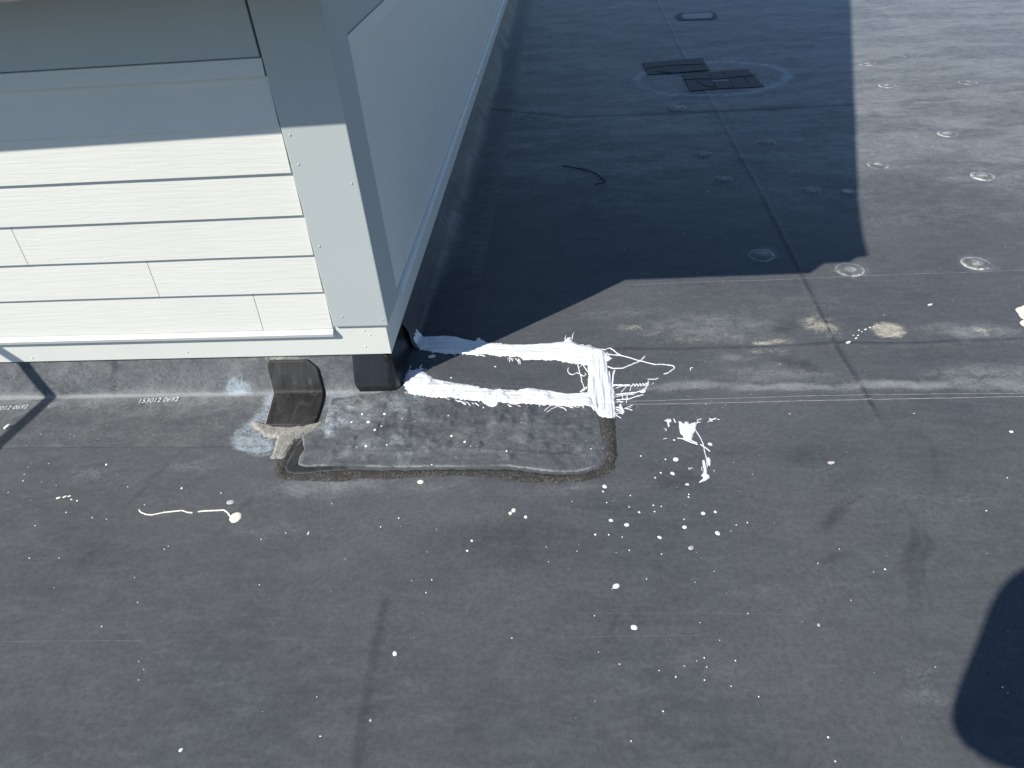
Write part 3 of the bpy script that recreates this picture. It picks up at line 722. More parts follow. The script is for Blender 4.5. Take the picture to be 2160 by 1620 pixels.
# bristle ends round the brush strokes
bp = np.array(C_TOP, float)
def bristles(px0, px1, n, ang, ln, spread=.5):
    for i in range(n):
        t = rng.random(); x = px0[0]*(1-t)+px1[0]*t; y = px0[1]*(1-t)+px1[1]*t
        a = math.radians(ang)+(rng.random()-.5)*2*spread; l = ln*(.4+.9*rng.random())
        W, R = wob_line([(x, y), (x+math.cos(a)*l*.5, y+math.sin(a)*l*.5), (x+math.cos(a+.15)*l, y+math.sin(a+.15)*l)], .8+.5*rng.random(), 2.0, .7)
        kid(ribbon('bristle_mark', W, R, M_STRING))
bristles((862, 782), (893, 785), 12, -60, 12); bristles((854, 800), (860, 828), 7, 160, 6); bristles((856, 826), (900, 836), 6, 110, 8)
bristles((1215, 727), (1282, 748), 12, -35, 9); bristles((1268, 881), (1297, 884), 14, 70, 8); bristles((1298, 845), (1300, 880), 8, 20, 12); bristles((1070, 752), (1104, 758), 9, 65, 9); bristles((940, 842), (1050, 858), 7, 25, 12, .2)
bristles((1060, 855), (1220, 861), 7, 20, 10, .3); bristles((900, 742), (1020, 749), 5, 5, 16, .08)

# the separate smear to the right, with its strings
z9 = lambda pts: [(1380+x/9, 860+y/9) for x, y in pts]
sm = empty('coating_smear', (*G(1455, 905), 0)); tag(sm, 'fan-shaped white brush dab with thin strings on open roof right of the repair', 'coating')
def kid2(o): o.parent = sm; o.matrix_parent_inverse = Matrix.Translation(-Vector(sm.location)); return o
thin = lambda X, Y, d: .0016*sstep(0, .004, d)+(fbm(X*160, Y*16, 121, 3)-.5)*.0016
for poly in ([(460, 260), (490, 245), (525, 262), (575, 300), (590, 255), (650, 255), (665, 300), (700, 282), (770, 262), (800, 270), (835, 255), (800, 330), (795, 400), (770, 450), (745, 480), (720, 610), (640, 600), (560, 575), (545, 520), (500, 490), (480, 400), (475, 320)],
             [(915, 1010), (940, 980), (970, 990), (985, 1080), (1005, 1180), (1010, 1250), (1050, 1280), (1050, 1320), (990, 1370), (900, 1405), (845, 1425), (880, 1370), (940, 1320), (890, 1280), (945, 1210), (925, 1100)],
             [(1010, 945), (1040, 930), (1070, 960), (1082, 1030), (1070, 1085), (1040, 1095), (1020, 1050)],
             [(190, 235), (235, 215), (265, 195), (300, 215), (340, 225), (325, 270), (300, 260), (295, 340), (265, 365), (255, 290), (240, 245), (200, 250)]):
    o, _ = field_mesh('smear_dab', GL(z9(poly)), .0016, thin, M_WHITE, None, .0016, base=surf_arr); kid2(o)
for pts, r in [([(780, 400), (830, 480), (890, 580), (935, 690), (950, 780), (970, 870), (1000, 960), (1010, 1130)], 1.0), ([(430, 565), (540, 578), (660, 630), (830, 690)], 1.3), ([(560, 590), (700, 610), (820, 660)], 1.0), ([(870, 685), (930, 720), (1000, 770), (1065, 825)], 1.2),
               ([(820, 290), (830, 210), (900, 200)], 1.1), ([(800, 270), (885, 258)], 1.1), ([(1010, 268), (1050, 230), (1115, 240)], 1.2), ([(1040, 190), (1100, 212), (1180, 188)], 1.6), ([(1200, 200), (1240, 212)], 1.2), ([(375, 190), (390, 240), (412, 275)], 1.3), ([(170, 590), (210, 580), (245, 570)], 1.0), ([(590, 1447), (660, 1447)], 2.6), ([(1125, 1205), (1148, 1175)], 1.1), ([(655, 1120), (665, 1165), (700, 1130), (730, 1140)], .8), ([(890, 1120), (915, 1110), (900, 1180)], .9), ([(185, 390), (235, 405), (220, 440)], 1.0)]:
    W, R = wob_line(z9(pts), r, 1.5, .5); kid2(ribbon('drip_string', W, R, M_STRING))

# ------------------------------------------------------------------ paint drops
def drop_mesh(r, seed, el=1.0, ang=0.0, h=.0011):
    n = 14; rs = np.random.default_rng(seed); V = [(0, 0, h)]; rad = 1+.10*np.sin(np.linspace(0, 2*np.pi, n, endpoint=False)*2+rs.random()*6)+.10*(rs.random(n)-.5)
    for ring, (k, z) in enumerate(((.55, h*.92), (.86, h*.6), (1.0, -.0008))):
        for i in range(n):
            a = 2*math.pi*i/n; x = math.cos(a)*r*k*rad[i]*el; y = math.sin(a)*r*k*rad[i]
            V.append((x*math.cos(ang)-y*math.sin(ang), x*math.sin(ang)+y*math.cos(ang), z))
    me = bpy.data.meshes.new('paint_drop'); Fc = [(0, 1+i, 1+(i+1) % n) for i in range(n)]
    for q in range(2):
        for i in range(n): Fc.append((1+q*n+i, 1+(q+1)*n+i, 1+(q+1)*n+(i+1) % n, 1+q*n+(i+1) % n))
    me.from_pydata(V, [], Fc); me.update(); me.polygons.foreach_set('use_smooth', [True]*len(me.polygons)); return me
def px_m(px, py): return abs(G(px+1, py)[0]-G(px, py)[0])
dcount = 0
def drop(px, py, r, label, group, mat=M_STRING, el=1.0, ang=0.0):
    global dcount; dcount += 1
    x, y = G(px, py); me = drop_mesh(r*px_m(px, py), dcount, el, ang)
    o = link('paint_drop', me, mat); o.location = (x, y, surf(x, y)+.0006)
    return tag(o, label, 'paint drop', group)
r6 = lambda t: (800+t[0]/3, 640+t[1]/3, t[2]/3)
BIGD = []
R_LAB = 'tiny white paint drop on dark roof near the fan-shaped dab'; R_GRP = 'white drops right of the repair sheet'
for t in [(1427, 1157, 14), (1417, 1190, 6), (1467, 1372, 12), (1567, 1399, 14), (1368, 1463, 7), (1453, 1465, 5), (1538, 1478, 4), (1645, 1318, 7), (1743, 1314, 5), (1736, 1274, 5), (1786, 1281, 4), (1775, 1478, 12), (1933, 1413, 13), (2051, 1325, 13), (2128, 1316, 9), (2142, 1451, 15),
          (1877, 984, 17), (1857, 1073, 13), (1782, 1070, 6), (1747, 1102, 5), (1812, 985, 5), (2095, 888, 13), (1960, 1205, 5), (1958, 1222, 5), (1440, 1260, 4), (1590, 1213, 4), (1656, 965, 5), (1582, 1562, 4), (1787, 1585, 4), (1867, 862, 6), (1930, 1362, 4), (1582, 1285, 4)]:
    px, py, r = r6(t); o = drop(px, py, r*1.05, R_LAB, R_GRP, M_STRING, 1.12, -.5)
    if t[2] >= 9: BIGD.append((px, o))
ORD = ['leftmost', 'second from left', 'third from left', 'fourth from left', 'fifth from left', 'sixth from left', 'seventh from left', 'eighth from left', 'ninth from left', 'tenth from left', 'eleventh from left', 'rightmost']
BIGD.sort(key=lambda t: t[0])
for k, (_, o) in enumerate(BIGD): o['label'] = 'large round white paint drop, %s of the large ones right of the repair' % (ORD[-1] if k == len(BIGD)-1 else ORD[k])
P_LAB = 'small white paint speck lying on the rough repair sheet'; P_GRP = 'white specks on the repair sheet'
for t in [(458, 840, 9), (543, 880, 9), (335, 1028, 5), (543, 642, 6), (660, 663, 6), (1340, 925, 6), (455, 470, 6), (36, 706, 6), (439, 720, 5), (808, 945, 7), (1015, 650, 5), (735, 398, 6), (148, 745, 4), (580, 908, 4), (50, 900, 6)]:
    px, py, r = r6(t); drop(px, py, r, P_LAB, P_GRP)
for px, py, r in [(778, 893, 4), (812, 876, 3), (765, 876, 2.6), (792, 910, 3), (773, 943, 3.4), (743, 893, 2.4), (805, 900, 2)]: drop(px, py, r, P_LAB, P_GRP)
for t, lab in [((851, 1308, 16), 'larger of two touching cream paint drops below the repair sheet'), ((830, 1326, 13), 'smaller of two touching cream paint drops below the repair sheet'), ((927, 1350, 12), 'single cream paint drop just right of the touching pair'),
               ((262, 1131, 19), 'cream paint drop at the lower edge of the sealant strip'), ((587, 1503, 9), 'upper of two small cream drops below the touching pair'), ((558, 1567, 8), 'lower of two small cream drops below the touching pair')]:
    px, py, r = r6(t); drop(px, py, r, lab, 'cream drops below the repair sheet', M_TANPAINT)
r1 = lambda t: (1200+t[0]/2.25, 900+t[1]/2.25, t[2]/2.25)
L_LAB = 'tiny white paint drop scattered on the lower right of the roof'; L_GRP = 'tiny drops on the lower right'
for t in [(1502, 674, 6), (848, 453, 5), (1232, 1472, 7), (1265, 1587, 6), (902, 1279, 5), (508, 1187, 6), (791, 1109, 5), (448, 1350, 6), (643, 1097, 5), (644, 1202, 5), (2057, 1238, 5), (850, 887, 4), (1982, 398, 5), (122, 898, 4), (655, 1140, 4), (369, 724, 4), (296, 1490, 5), (428, 1158, 4), (288, 586, 4), (440, 604, 4), (795, 464, 4), (1183, 646, 4), (622, 932, 3), (771, 1230, 4), (606, 1112, 3), (598, 740, 3), (716, 1014, 3), (689, 687, 3), (1285, 577, 3), (2082, 240, 4)]:
    px, py, r = r1(t); drop(px, py, r*.75, L_LAB, L_GRP)
for t, lab, mat in [((225, 757, 15), 'big white paint drop with a short tail, upper of two on the centre right', M_STRING), ((310, 953, 15), 'big white paint drop, lower of two on the centre right', M_STRING), ((1186, 941, 8), 'faint grey paint drop on the lower right roof', M_GREYPAINT), ((580, 573, 13), 'faded grey paint smudge below the white drop cluster', M_GREYPAINT), ((2100, 24, 9), 'white paint fleck near the right edge beside the lap line', M_STRING)]:
    px, py, r = r1(t); drop(px, py, r, lab, None, mat, 1.1, .6)
W, R = wob_line([(1298, 1239), (1293, 1241), (1290, 1243)], .9); tag(ribbon('paint_tail', W, R, M_STRING), 'short white paint tail beside the big upper drop', 'paint')
r0 = lambda t: (t[0]/2.25, 900+t[1]/2.25, t[2]/2.25)
A_LAB = 'tiny white paint drop scattered on the lower left of the roof'; A_GRP = 'tiny drops on the lower left'
for t in [(862, 290, 8), (1893, 435, 6), (1808, 478, 5), (1327, 185, 8), (2050, 727, 5), (2023, 788, 5), (653, 832, 4), (483, 947, 5), (140, 623, 5), (280, 623, 4), (315, 407, 5), (505, 180, 8), (1050, 315, 5), (1357, 505, 4), (658, 1200, 4), (780, 580, 4), (638, 713, 3), (1232, 750, 4), (1505, 1283, 4), (658, 1112, 4), (1240, 535, 4), (1575, 367, 4), (1955, 733, 3), (110, 257, 5), (438, 430, 5), (505, 437, 4), (685, 368, 4), (606, 283, 4), (255, 762, 3), (1640, 630, 3)]:
    px, py, r = r0(t); drop(px, py, r*.72, A_LAB, A_GRP)
for t, el, a in [((278, 338, 6), 1.8, .2), ((308, 333, 5), 2.0, .6), ((330, 330, 4), 2.2, .5), ((340, 346, 4), 1.3, .4), ((367, 352, 4), 1.2, 0)]:
    px, py, r = r0(t); drop(px, py, r, 'elongated cream paint fleck in a small row at far left', 'row of cream flecks', M_TANPAINT, el, a)
px, py, r = r0((1875, 1078, 12)); drop(px, py, r, 'lone bright white round drop near the bottom centre', None)
px, py, r = r0((1760, 1395, 7)); drop(px, py, r, 'faint grey drop below the lone bright white drop', None, M_GREYPAINT)
px, py, r = r0((860, 1535, 8)); drop(px, py, r, 'small white chip near the bottom edge left of centre', None, M_STRING, 1.4, .4)
px, py, r = r0((1465, 507, 4)); drop(px, py, r, 'short upright white paint fleck below the sealant strip', None, M_STRING, 2.6, 1.4)
px, py, r = r0((1093, 357, 14)); drop(px, py, r, 'greyed paint smudge above the cream paint string', None, M_GREYPAINT, 1.3, .3)
drop(911, 752, 6, 'pinkish paint drop in the shade between the white strokes', None, M_TANPAINT, 1.3, .2)
# cream paint string with a big drop at its end
cs = empty('paint_string', (*G(420, 1078), 0)); tag(cs, 'broken cream paint string ending in a big flat drop', 'paint')
def kid3(o): o.parent = cs; o.matrix_parent_inverse = Matrix.Translation(-Vector(cs.location)); return o
for pts, r in [([(292, 1073), (296, 1079), (308, 1084), (320, 1085), (345, 1080), (385, 1076), (395, 1080), (406, 1081)], 1.5), ([(417, 1079), (430, 1077), (455, 1076), (472, 1075), (479, 1079), (484, 1086), (490, 1092)], 1.8)]:
    W, R = wob_line(pts, r, 2, .3); kid3(ribbon('string', W, R, M_TANPAINT))
x, y = G(496, 1091); o = link('drop', drop_mesh(13*px_m(496, 1091), 991), M_TANPAINT); o.location = (x, y, surf(x, y)+.0006); kid3(o)
# cream paint blot cut by the right edge of the picture
o, _ = field_mesh('paint_blot', GL([(2140, 652), (2160, 644), (2200, 640), (2230, 660), (2210, 690), (2165, 694), (2150, 682), (2158, 674), (2146, 662)]), .004, lambda X, Y, d: .0016*sstep(0, .005, d), M_TANPAINT, None, .004)
tag(o, 'ragged cream paint blot at the right edge of the roof', 'paint')
# loose bits
def chip(px, py, l, w, ang, h, name, label, mat, cat):
    x, y = G(px, py); s = px_m(px, py); n = 10; V = []; 
    for lay in (0, 1):
        for i in range(n):
            a = 2*math.pi*i/n; k = 1+.25*(random.random()-.5)
            V.append((math.cos(a)*l*s*k, math.sin(a)*w*s*k, lay*h+(.002*math.cos(a) if lay else 0)))
    Fc = [tuple(range(n))[::-1], tuple(range(n, 2*n))]+[(i, (i+1) % n, n+(i+1) % n, n+i) for i in range(n)]
    me = bpy.data.meshes.new(name); me.from_pydata(V, [], Fc); me.update()
    o = link(name, me, mat); o.location = (x, y, surf(x, y)+.0008); o.rotation_euler = (0, 0, ang); return tag(o, label, cat)
chip(17, 904, 6, 3, .9, .006, 'plaster_chip', 'small white chip lying beside the thin bar shadow at left', M_WHITE, 'debris')
chip(1753, 976, 8, 4.5, -.1, .0015, 'dry_leaf', 'pale dry leaf scrap on open roof at right', plain('leaf_scrap', (.48, .44, .45), .7), 'leaf')
chip(1788, 727, 5, 2.2, .1, .005, 'white_chip', 'small white chip on the long roof wrinkle', M_WHITE, 'debris')
chip(1961, 645, 5, 2.0, .1, .004, 'white_chip', 'small white chip on open roof at far right', M_WHITE, 'debris')
# dotted trail from the cream disc
for i, (px, py) in enumerate([(1843, 689), (1835, 691), (1826, 695), (1818, 700), (1810, 708), (1806, 714), (1800, 708), (1812, 697)]):
    drop(px, py, 1.1+.5*(i % 3), 'cream dot in the curved trail leading to the cream ringed disc', 'trail of cream dots', M_TANPAINT, 1.8, .6)
# uncounted fine specks
def specks():
    zones = [(-1.35, .9, -1.25, -.15, 60), (.5, 1.7, -1.2, -.1, 60), (.25, 3.0, .0, 2.4, 150), (.3, 4.5, 2.4, 6.5, 160), (-1.3, -.55, -.35, -.05, 50), (-.2, .7, -.40, -.12, 60), (.08, .9, .4, 3.5, 120)]
    V = []; Fc = []
    P = [(rng.uniform(a, b), rng.uniform(c, d)) for a, b, c, d, n in zones for _ in range(n)]
    for k in range(40):
        a = rng.normal(0, .09); P.append((-1.12+a+rng.normal(0, .05), -.48+rng.normal(0, .08)))
    for k in range(60): P.append((1.0+rng.normal(0, .16), -.25+rng.normal(0, .16)))
    P = np.array(P); Z = surf_arr(P[:, 0], P[:, 1])+.0008
    for (x, y), z in zip(P, Z):
        if x < 0 and y > -.05: continue
        far = 1+max(0, y)*.35; r = rng.choice([.0005, .0007, .0010, .0015], p=[.45, .3, .17, .08])*far; e = 1+rng.random()*1.2; a0 = rng.random()*3; b0 = len(V)
        for i in range(6):
            t = a0+i*math.pi/3; V.append((x+math.cos(t)*r*e, y+math.sin(t)*r, z))
        V.append((x, y, z+r*.4))
        for i in range(6): Fc.append((b0+i, b0+(i+1) % 6, b0+6))
    me = bpy.data.meshes.new('paint_specks'); me.from_pydata(V, [], Fc); me.update()
    return tag(link('paint_specks', me, M_STRING), 'fine white paint specks strewn over the whole roof', 'paint specks', None, 'stuff')
specks()

# ------------------------------------------------------------------ fastener plates telegraphing through
def disc_material():
    m, nt, b = new_mat('dusty_fastener_dome', .55, .15)
    b.inputs['Sheen Weight'].default_value = .40; b.inputs['Sheen Roughness'].default_value = .34; b.inputs['Sheen Tint'].default_value = (.80, .86, 1.0, 1)
    tc = nt.nodes.new('ShaderNodeTexCoord')
    ln = N(nt, 'ShaderNodeVectorMath', operation='LENGTH'); nt.links.new(tc.outputs['Object'], ln.inputs[0])
    oi = nt.nodes.new('ShaderNodeObjectInfo')
    at = N(nt, 'ShaderNodeAttribute', attribute_name='amount', attribute_type='OBJECT').outputs['Fac']
    ad = N(nt, 'ShaderNodeVectorMath', operation='ADD'); nt.links.new(tc.outputs['Object'], ad.inputs[0]); nt.links.new(oi.outputs['Location'], ad.inputs[1])
    nz = noise(nt, ad.outputs[0], 38, 6, .7, .8)
    rr = math_(nt, 'ADD', ln.outputs['Value'], math_(nt, 'MULTIPLY', math_(nt, 'SUBTRACT', nz, .5), .022))
    rng_ = ramp(nt, math_(nt, 'MULTIPLY', rr, 14.0), [(.0, (.9, .9, .9)), (.25, (.75, .75, .75)), (.42, (.12, .12, .12)), (.62, (.25, .25, .25)), (.74, (1, 1, 1)), (.82, (.2, .2, .2)), (.92, (0, 0, 0))])
    nlow = noise(nt, ad.outputs[0], 13, 2, .5, .5)
    ml = math_(nt, 'MULTIPLY', math_(nt, 'MULTIPLY', rng_, at), math_(nt, 'MULTIPLY', ramp(nt, nz, [(.38, (.05, .05, .05)), (.62, (1, 1, 1))]), ramp(nt, nlow, [(.35, (.25, .25, .25)), (.62, (1.0, 1.0, 1.0))])))
    fine = noise(nt, ad.outputs[0], 300, 3)
    base = mixc(nt, fine, (.055, .058, .061), (.115, .120, .124))
    c = mixc(nt, math_(nt, 'MULTIPLY', ml, 2.6, True), base, (.58, .58, .54))
    nt.links.new(c, b.inputs['Base Color']); bump(nt, b, nz, .3, .002)
    return m
M_DISC = disc_material()
dnames = ['bright cream-topped fastener dome, farthest of the three bright ones at right', 'white-ringed fastener dome nearest the big shadow edge', 'bright white-rimmed fastener dome near the right edge', 'double-ringed fastener dome at the right, nearest the camera', 'broad dusty fastener dome just outside the shadow corner', 'dusty fastener dome in shade left of the roof ridge end', None, None, None, None,
          'thin ringed fastener dome just outside the shadow at the top', 'thin ringed fastener dome above the far lap line in sun', 'faint fastener ring in sun left of the far diagonal ridge', 'faint fastener ring in sun near the right edge above the far lap line', 'pale fastener dome lying on the far lap line in shade', 'pale half-hidden fastener dome at the shadow edge', 'dusty ring on the repair sheet below the corner boot']
for i, (px, py, r, amt) in enumerate(DISCS):
    n, q = 26, 7; V = [(0, 0, .0050)]; Fc = []
    for k in range(1, q+1):
        t = k/q; z = .0050*(1-sstep(.55, 1.0, np.array(t)))+.0012*math.sin(t*9)*(t < .8)-(.002 if k == q else 0)
        for j in range(n): V.append((math.cos(2*math.pi*j/n)*r*t, math.sin(2*math.pi*j/n)*r*t, float(z)))
    Fc = [(0, 1+j, 1+(j+1) % n) for j in range(n)]
    for k in range(q-1):
        for j in range(n): Fc.append((1+k*n+j, 1+(k+1)*n+j, 1+(k+1)*n+(j+1) % n, 1+k*n+(j+1) % n))
    me = bpy.data.meshes.new('fastener_dome'); me.from_pydata(V, [], Fc); me.update(); me.polygons.foreach_set('use_smooth', [True]*len(me.polygons))
    o = link('fastener_dome', me, M_DISC); x, y = G(px, py); o.location = (x, y, surf(x, y)); o['amount'] = float(amt)
    shade = px < 1800
    tag(o, dnames[i] or ('faint low fastener dome in the building shadow' if shade else 'faint low fastener dome in sun at the top right'), 'fastener dome', 'fastener domes under the membrane' if dnames[i] else ('faint shaded fastener domes' if shade else 'faint sunlit fastener domes'))

# ------------------------------------------------------------------ seams, tapes, far patches
def line_part(pts, r, mat, name='lap_sealant'):
    W, R = wob_line(pts, r, 9, .5); o = ribbon(name, W, R, mat, roof, lift=.0); return o
for pts in ([(678, 1022), (677, 1080), (678, 1150)], [(538, 1020), (520, 1045), (500, 1072)], [(770, 1020), (748, 1070), (725, 1130)], [(675, 1200), (690, 1180), (712, 1165)], [(1190, 1345), (1300, 1342), (1480, 1340)], [(1200, 1293), (1500, 1294), (1700, 1296)],
            [(1060, 608), (1085, 618), (1110, 626)], [(1195, 612), (1225, 609), (1240, 606)], [(0, 1352), (120, 1351), (300, 1350)], [(905, 870), (900, 905), (890, 935)], [(1660, 90), (1700, 82), (1760, 76)], [(1680, 96), (1730, 88), (1790, 80)]):
    line_part(pts, .28, M_SCRATCH, 'scratch')
line_part([(1302, 847), (1500, 841), (1700, 836), (1830, 834), (2000, 832), (2170, 830)], .7, M_BEADWHITE)
line_part([(1305, 852), (1500, 849), (1700, 845), (1830, 843), (2000, 840), (2170, 837)], .9, M_BEADWHITE)
line_part([(1312, 602), (1450, 597), (1620, 591), (1900, 580), (2170, 570)], .35, M_BEADWHITE, 'sheet_edge')
line_part([(1560, 815), (1660, 811), (1730, 808)], .4, M_BEADWHITE, 'sheet_edge')
line_part([(1006, 229), (1100, 238), (1200, 249), (1400, 242), (1600, 233), (1796, 223)], .45, M_TAPE, 'lap_edge')
line_part([(1796, 223), (2000, 211), (2170, 198)], .3, M_TAPE, 'lap_edge')
def tape(px_poly, name, label, mat=M_TAPE, h=.0035, cat='tape'):
    P = GL(px_poly); c = np.mean(P, 0); zc = max(surf(x, y) for x, y in P+[tuple(c)])+.0012
    n = len(P); V = [(x-c[0], y-c[1], -.004) for x, y in P]+[(x-c[0], y-c[1], h) for x, y in P]
    Fc = [tuple(range(n))[::-1], tuple(range(n, 2*n))]+[(i, (i+1) % n, n+(i+1) % n, n+i) for i in range(n)]
    me = bpy.data.meshes.new(name); me.from_pydata(V, [], Fc); me.update()
    bm = bmesh.new(); bm.from_mesh(me); bmesh.ops.recalc_face_normals(bm, faces=bm.faces[:]); bmesh.ops.bevel(bm, geom=[e for e in bm.edges if e.verts[0].co.z > 0 and e.verts[1].co.z > 0], offset=.002, segments=1, affect='EDGES'); bm.to_mesh(me); bm.free()
    o = link(name, me, mat); o.location = (c[0], c[1], zc); return tag(o, label, cat)
z5 = lambda pts: [(1200+x/4.154, y/4.154) for x, y in pts]
G1 = tape(z5([(645, 562), (1168, 518), (1230, 625), (688, 668)]), 'cover_tape', 'black cover tape strip in shade, farther of the two beside the roof ridge')
G2 = tape(z5([(995, 662), (1214, 644), (1292, 790), (1060, 812)]), 'cover_tape', 'left black panel of the nearer tape repair in shade')
G3 = tape(z5([(1345, 632), (1562, 614), (1710, 768), (1452, 784)]), 'cover_tape', 'right black panel of the nearer tape repair in shade')
G4 = tape(z5([(1222, 643), (1338, 633), (1398, 696), (1250, 706)]), 'cover_tape', 'small upper black piece between the two tape panels')
G5 = tape(z5([(1264, 727), (1410, 718), (1446, 780), (1300, 790)]), 'cover_tape', 'small lower black piece between the two tape panels')
# ridges pressed into the tapes
for tp, pts in ((G1, [(670, 612), (900, 585), (1195, 575)]), (G1, [(760, 600), (760, 640), (900, 650)]), (G2, [(1000, 715), (1120, 706), (1240, 706)]), (G2, [(1095, 675), (1130, 730), (1200, 770), (1280, 775)]), (G3, [(1390, 692), (1530, 680), (1640, 670)]), (G3, [(1525, 640), (1535, 690), (1580, 740)])):
    W, R = wob_line(z5(pts), .9, 3, .4); zt = tp.location.z+.0032
    o = ribbon('tape_wrinkle', W, R, M_TAPE, tp, zs=[zt]*len(W), h=.0032); o.matrix_parent_inverse = Matrix.Translation(-Vector(tp.location))
ring = tape([(1424, 36), (1432, 30), (1500, 27), (1512, 32), (1512, 40), (1500, 44), (1436, 46), (1426, 42)], 'primer_ring', 'dark rounded primer ring round a pale patch at the top', M_TAPE, .002, 'patch')
pale = tape([(1436, 37), (1442, 32), (1498, 29), (1504, 34), (1498, 41), (1444, 43)], 'pale_patch', 'pale rounded rectangular patch at the top of the shaded roof', plain('weathered_pale_patch', (.27, .28, .29), .5, .2, 20), .0045, 'patch')
tape(z5([(1254, 708), (1400, 699), (1408, 716), (1262, 725)]), 'bare_strip', 'narrow pale bare strip between the small tape pieces', plain('pale_bare_strip', (.22, .225, .23), .6, .2, 20), .0012, 'patch')
# black cable scrap in the shade
pts = [(1188, 350), (1215, 355), (1240, 361), (1260, 370), (1272, 381), (1278, 386), (1268, 389), (1255, 392)]
W, R = wob_line(pts, 1.3, 2, .2, None, False); tag(ribbon('cable_scrap', W, [.0028]*len(W), M_WIRE, None, h=.005), 'short black cable scrap lying in the building shadow', 'cable')
# printed numbers on the membrane
M_PRINT = plain('white_ink', (.52, .55, .56), .6, .25, 60)
def printed(txt, pa, pb):
    c = bpy.data.curves.new('print', 'FONT'); c.body = txt; c.size = 1; c.offset = .012
    t = bpy.data.objects.new('print', c); col.objects.link(t)
    dg = bpy.context.evaluated_depsgraph_get(); me = bpy.data.meshes.new_from_object(t.evaluated_get(dg))
    bpy.data.objects.remove(t); me.name = 'printed_number'
    co = np.empty(len(me.vertices)*3); me.vertices.foreach_get('co', co); co = co.reshape(-1, 3)
    w = co[:, 0].max()-co[:, 0].min(); a = np.array(G(*pa)); b_ = np.array(G(*pb)); s = np.hypot(*(b_-a))/w
    ang = math.atan2(b_[1]-a[1], b_[0]-a[0]); x = (co[:, 0]-co[:, 0].min())*s; y = co[:, 1]*s*1.12
    X = a[0]+x*math.cos(ang)-y*math.sin(ang); Y = a[1]+x*math.sin(ang)+y*math.cos(ang)
    # follow the turned-up sheet
    pr = np.array([(-.30, .0012), (-.25, .002), (-.16, .0024), (-.10, .0026), (-.07, .0032), (-.052, .005), (-.040, .0085)])
    Z = roof_z(X, Y)+np.interp(Y, pr[:, 0], pr[:, 1])+.0016
    me.vertices.foreach_set('co', np.stack([X, Y, Z], -1).ravel()); me.update(); me.materials.clear()
    return link('printed_number', me, M_PRINT, roof)
printed('153012 0692', (294, 853), (376, 849)); printed('153012 0692', (-22, 868), (57, 864))

# ------------------------------------------------------------------ things just outside the picture whose shadows fall into it
# handrail left of the frame: its bar shadow bends up the wall base
hr = empty('handrail', (-2.2, -1.6, 0)); tag(hr, 'galvanised pipe handrail running out from the wall, left of the picture', 'handrail')
def pipe(name, a, b_, r, parent, mat=M_PIPE):
    a = Vector(a); b_ = Vector(b_); bm = bmesh.new(); bmesh.ops.create_cone(bm, cap_ends=True, segments=18, radius1=r, radius2=r, depth=(b_-a).length)
    q = (b_-a).to_track_quat('Z', 'Y').to_matrix().to_4x4(); bmesh.ops.transform(bm, matrix=Matrix.Translation((a+b_)/2) @ q, verts=bm.verts[:])
    me = bpy.data.meshes.new(name); bm.to_mesh(me); bm.free(); o = link(name, me, mat, parent); o.matrix_parent_inverse = Matrix.Translation(-Vector(parent.location)); return o
RH = .80; gA = Vector((-1.304, -.283, 0)); dg_ = Vector((.039, .253, 0)).normalized()
base = gA-SUN*(RH/-SUN.z)*1.0
def rail(y): return base+dg_*((y-base.y)/dg_.y)
def up_(p): return Vector((p.x, p.y, RH))
pipe('top_rail', up_(rail(-3.2)), up_(rail(.012)), .019, hr)
for y in (-1.75, -3.15):
    p = rail(y); pipe('post', (p.x, p.y, .0), (p.x, p.y, RH), .019, hr); pipe('base_flange', (p.x, p.y, .001), (p.x, p.y, .012), .055, hr)
p = rail(.004); pipe('wall_flange', (p.x, -.006, RH), (p.x, .004, RH), .05, hr)

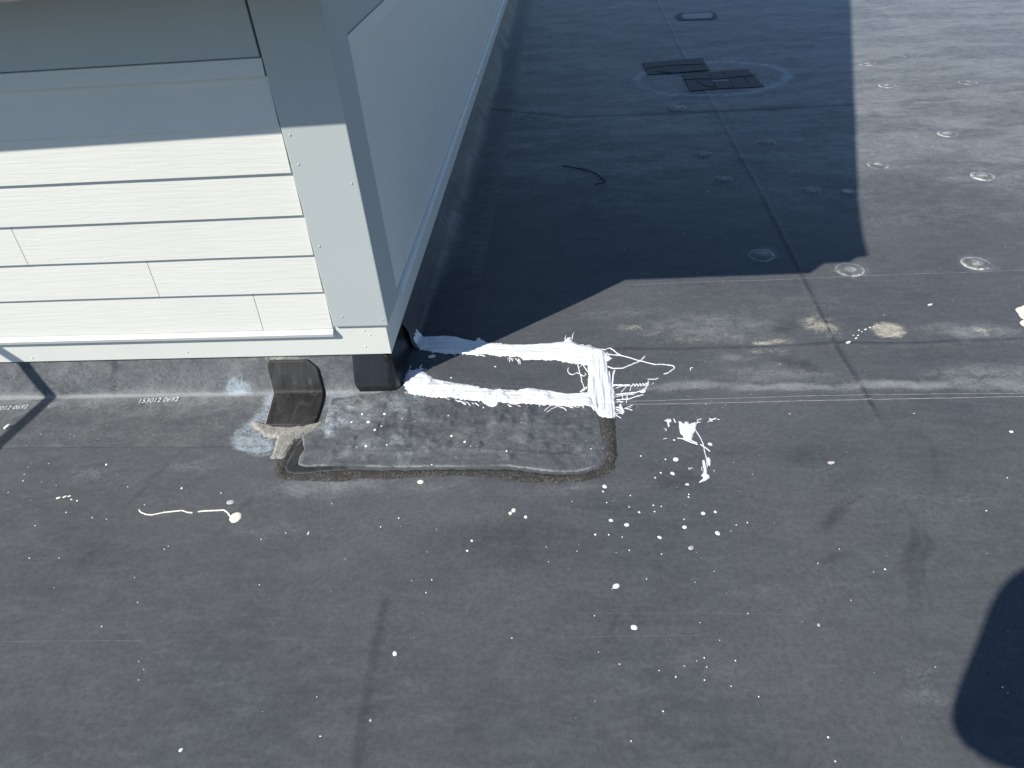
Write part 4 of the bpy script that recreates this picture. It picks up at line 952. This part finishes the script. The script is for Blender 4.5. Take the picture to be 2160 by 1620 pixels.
# the photographer, standing behind the camera
def photographer():
    J = {}; E_ = []; Rd = []
    V = []
    def j(n, p, r): J[n] = len(V); V.append(p); Rd.append(r)
    j('pelvis', (.50, -2.24, .95), .15); j('waist', (.50, -2.25, 1.10), .145); j('chest', (.50, -2.24, 1.30), .165); j('collar', (.50, -2.23, 1.43), .11); j('neck', (.50, -2.21, 1.50), .058); j('head', (.50, -2.17, 1.60), .088); j('crown', (.50, -2.16, 1.69), .078)
    for s, n in ((-1, 'l'), (1, 'r')):
        j(n+'sh', (.50+s*.175, -2.23, 1.40), .082)
    j('lel', (.310, -2.065, 1.19), .064); j('lfa', (.350, -1.97, 1.31), .060); j('lcf', (.372, -1.905, 1.375), .064); j('lwr', (.398, -1.865, 1.425), .046); j('lpa', (.455, -1.865, 1.465), .034)
    j('rel', (.83, -2.10, 1.17), .058); j('rwr', (.745, -1.96, 1.42), .042); j('rpa', (.70, -1.95, 1.465), .034)
    for s, n in ((-1, 'l'), (1, 'r')):
        j(n+'hip', (.50+s*.095, -2.24, .88), .115); j(n+'kn', (.50+s*.11, -2.22, .49), .070); j(n+'an', (.50+s*.12, -2.26, .10), .050); j(n+'to', (.50+s*.13, -2.12, .045), .042)
    ch = [('pelvis', 'waist'), ('waist', 'chest'), ('chest', 'collar'), ('collar', 'neck'), ('neck', 'head'), ('head', 'crown'), ('chest', 'lsh'), ('chest', 'rsh'), ('lsh', 'lel'), ('lel', 'lfa'), ('lfa', 'lcf'), ('lcf', 'lwr'), ('lwr', 'lpa'), ('rsh', 'rel'), ('rel', 'rwr'), ('rwr', 'rpa')]
    for n in 'lr': ch += [('pelvis', n+'hip'), (n+'hip', n+'kn'), (n+'kn', n+'an'), (n+'an', n+'to')]
    for s, n, p0 in ((1, 'l', (.455, -1.865, 1.465)), (-1, 'r', (.70, -1.95, 1.465))):
        for f in range(5):
            a = j
            off = (f-2)*.018 if f < 4 else -.03
            p1 = (p0[0]+s*(.035 if f < 4 else .012), p0[1]+.012-(.004*f), p0[2]+.02+off); p2 = (p0[0]+s*(.062-.004*abs(f-1) if f < 4 else .035), p0[1]-.008, p0[2]+.022+off*1.1)
            j(n+'f%da' % f, p1, .0095); j(n+'f%db' % f, p2, .0085); ch += [(n+'pa', n+'f%da' % f), (n+'f%da' % f, n+'f%db' % f)]
    me = bpy.data.meshes.new('person'); me.from_pydata(V, [(J[a], J[b_]) for a, b_ in ch], []); me.update()
    o = link('person', me)
    m, nt, b = new_mat('clothes_and_skin', .8, .3)
    tc = nt.nodes.new('ShaderNodeTexCoord'); sx = nt.nodes.new('ShaderNodeSeparateXYZ'); nt.links.new(tc.outputs['Object'], sx.inputs[0])
    zc = math_(nt, 'DIVIDE', sx.outputs['Z'], 2.0)
    c = ramp(nt, zc, [(.0, (.03, .025, .02)), (.05, (.05, .06, .10)), (.475, (.03, .035, .05)), (.745, (.45, .28, .2)), (.815, (.45, .28, .2)), (.83, (.03, .02, .015))])
    nt.nodes[-1].color_ramp.interpolation = 'CONSTANT' if hasattr(nt.nodes[-1], 'color_ramp') else None
    nt.links.new(c, b.inputs['Base Color']); me.materials.append(m)
    md = o.modifiers.new('skin', 'SKIN'); md.use_smooth_shade = True
    for i, sv in enumerate(me.skin_vertices[0].data): sv.radius = (Rd[i], Rd[i]); sv.use_root = (i == 0)
    sb = o.modifiers.new('sub', 'SUBSURF'); sb.levels = 2; sb.render_levels = 2
    return tag(o, 'person in dark jacket raising both arms to photograph, casting the lower right shadow', 'person')
photographer()
# the phone in their hands, its lens just behind the viewpoint
ph = empty('phone', tuple(CAM-fwd*.022)); ph.rotation_euler = cam.rotation_euler if False else cam.matrix_world.to_euler()
tag(ph, 'dark smartphone held level in both hands', 'phone')
box('body', (-.11, -.055, -.004), (.045, .018, .004), M_TAPE, ph, .0035)
pipe_l = box('lens', (-.009, -.009, .004), (.009, .009, .007), M_BOOT, ph, .002)
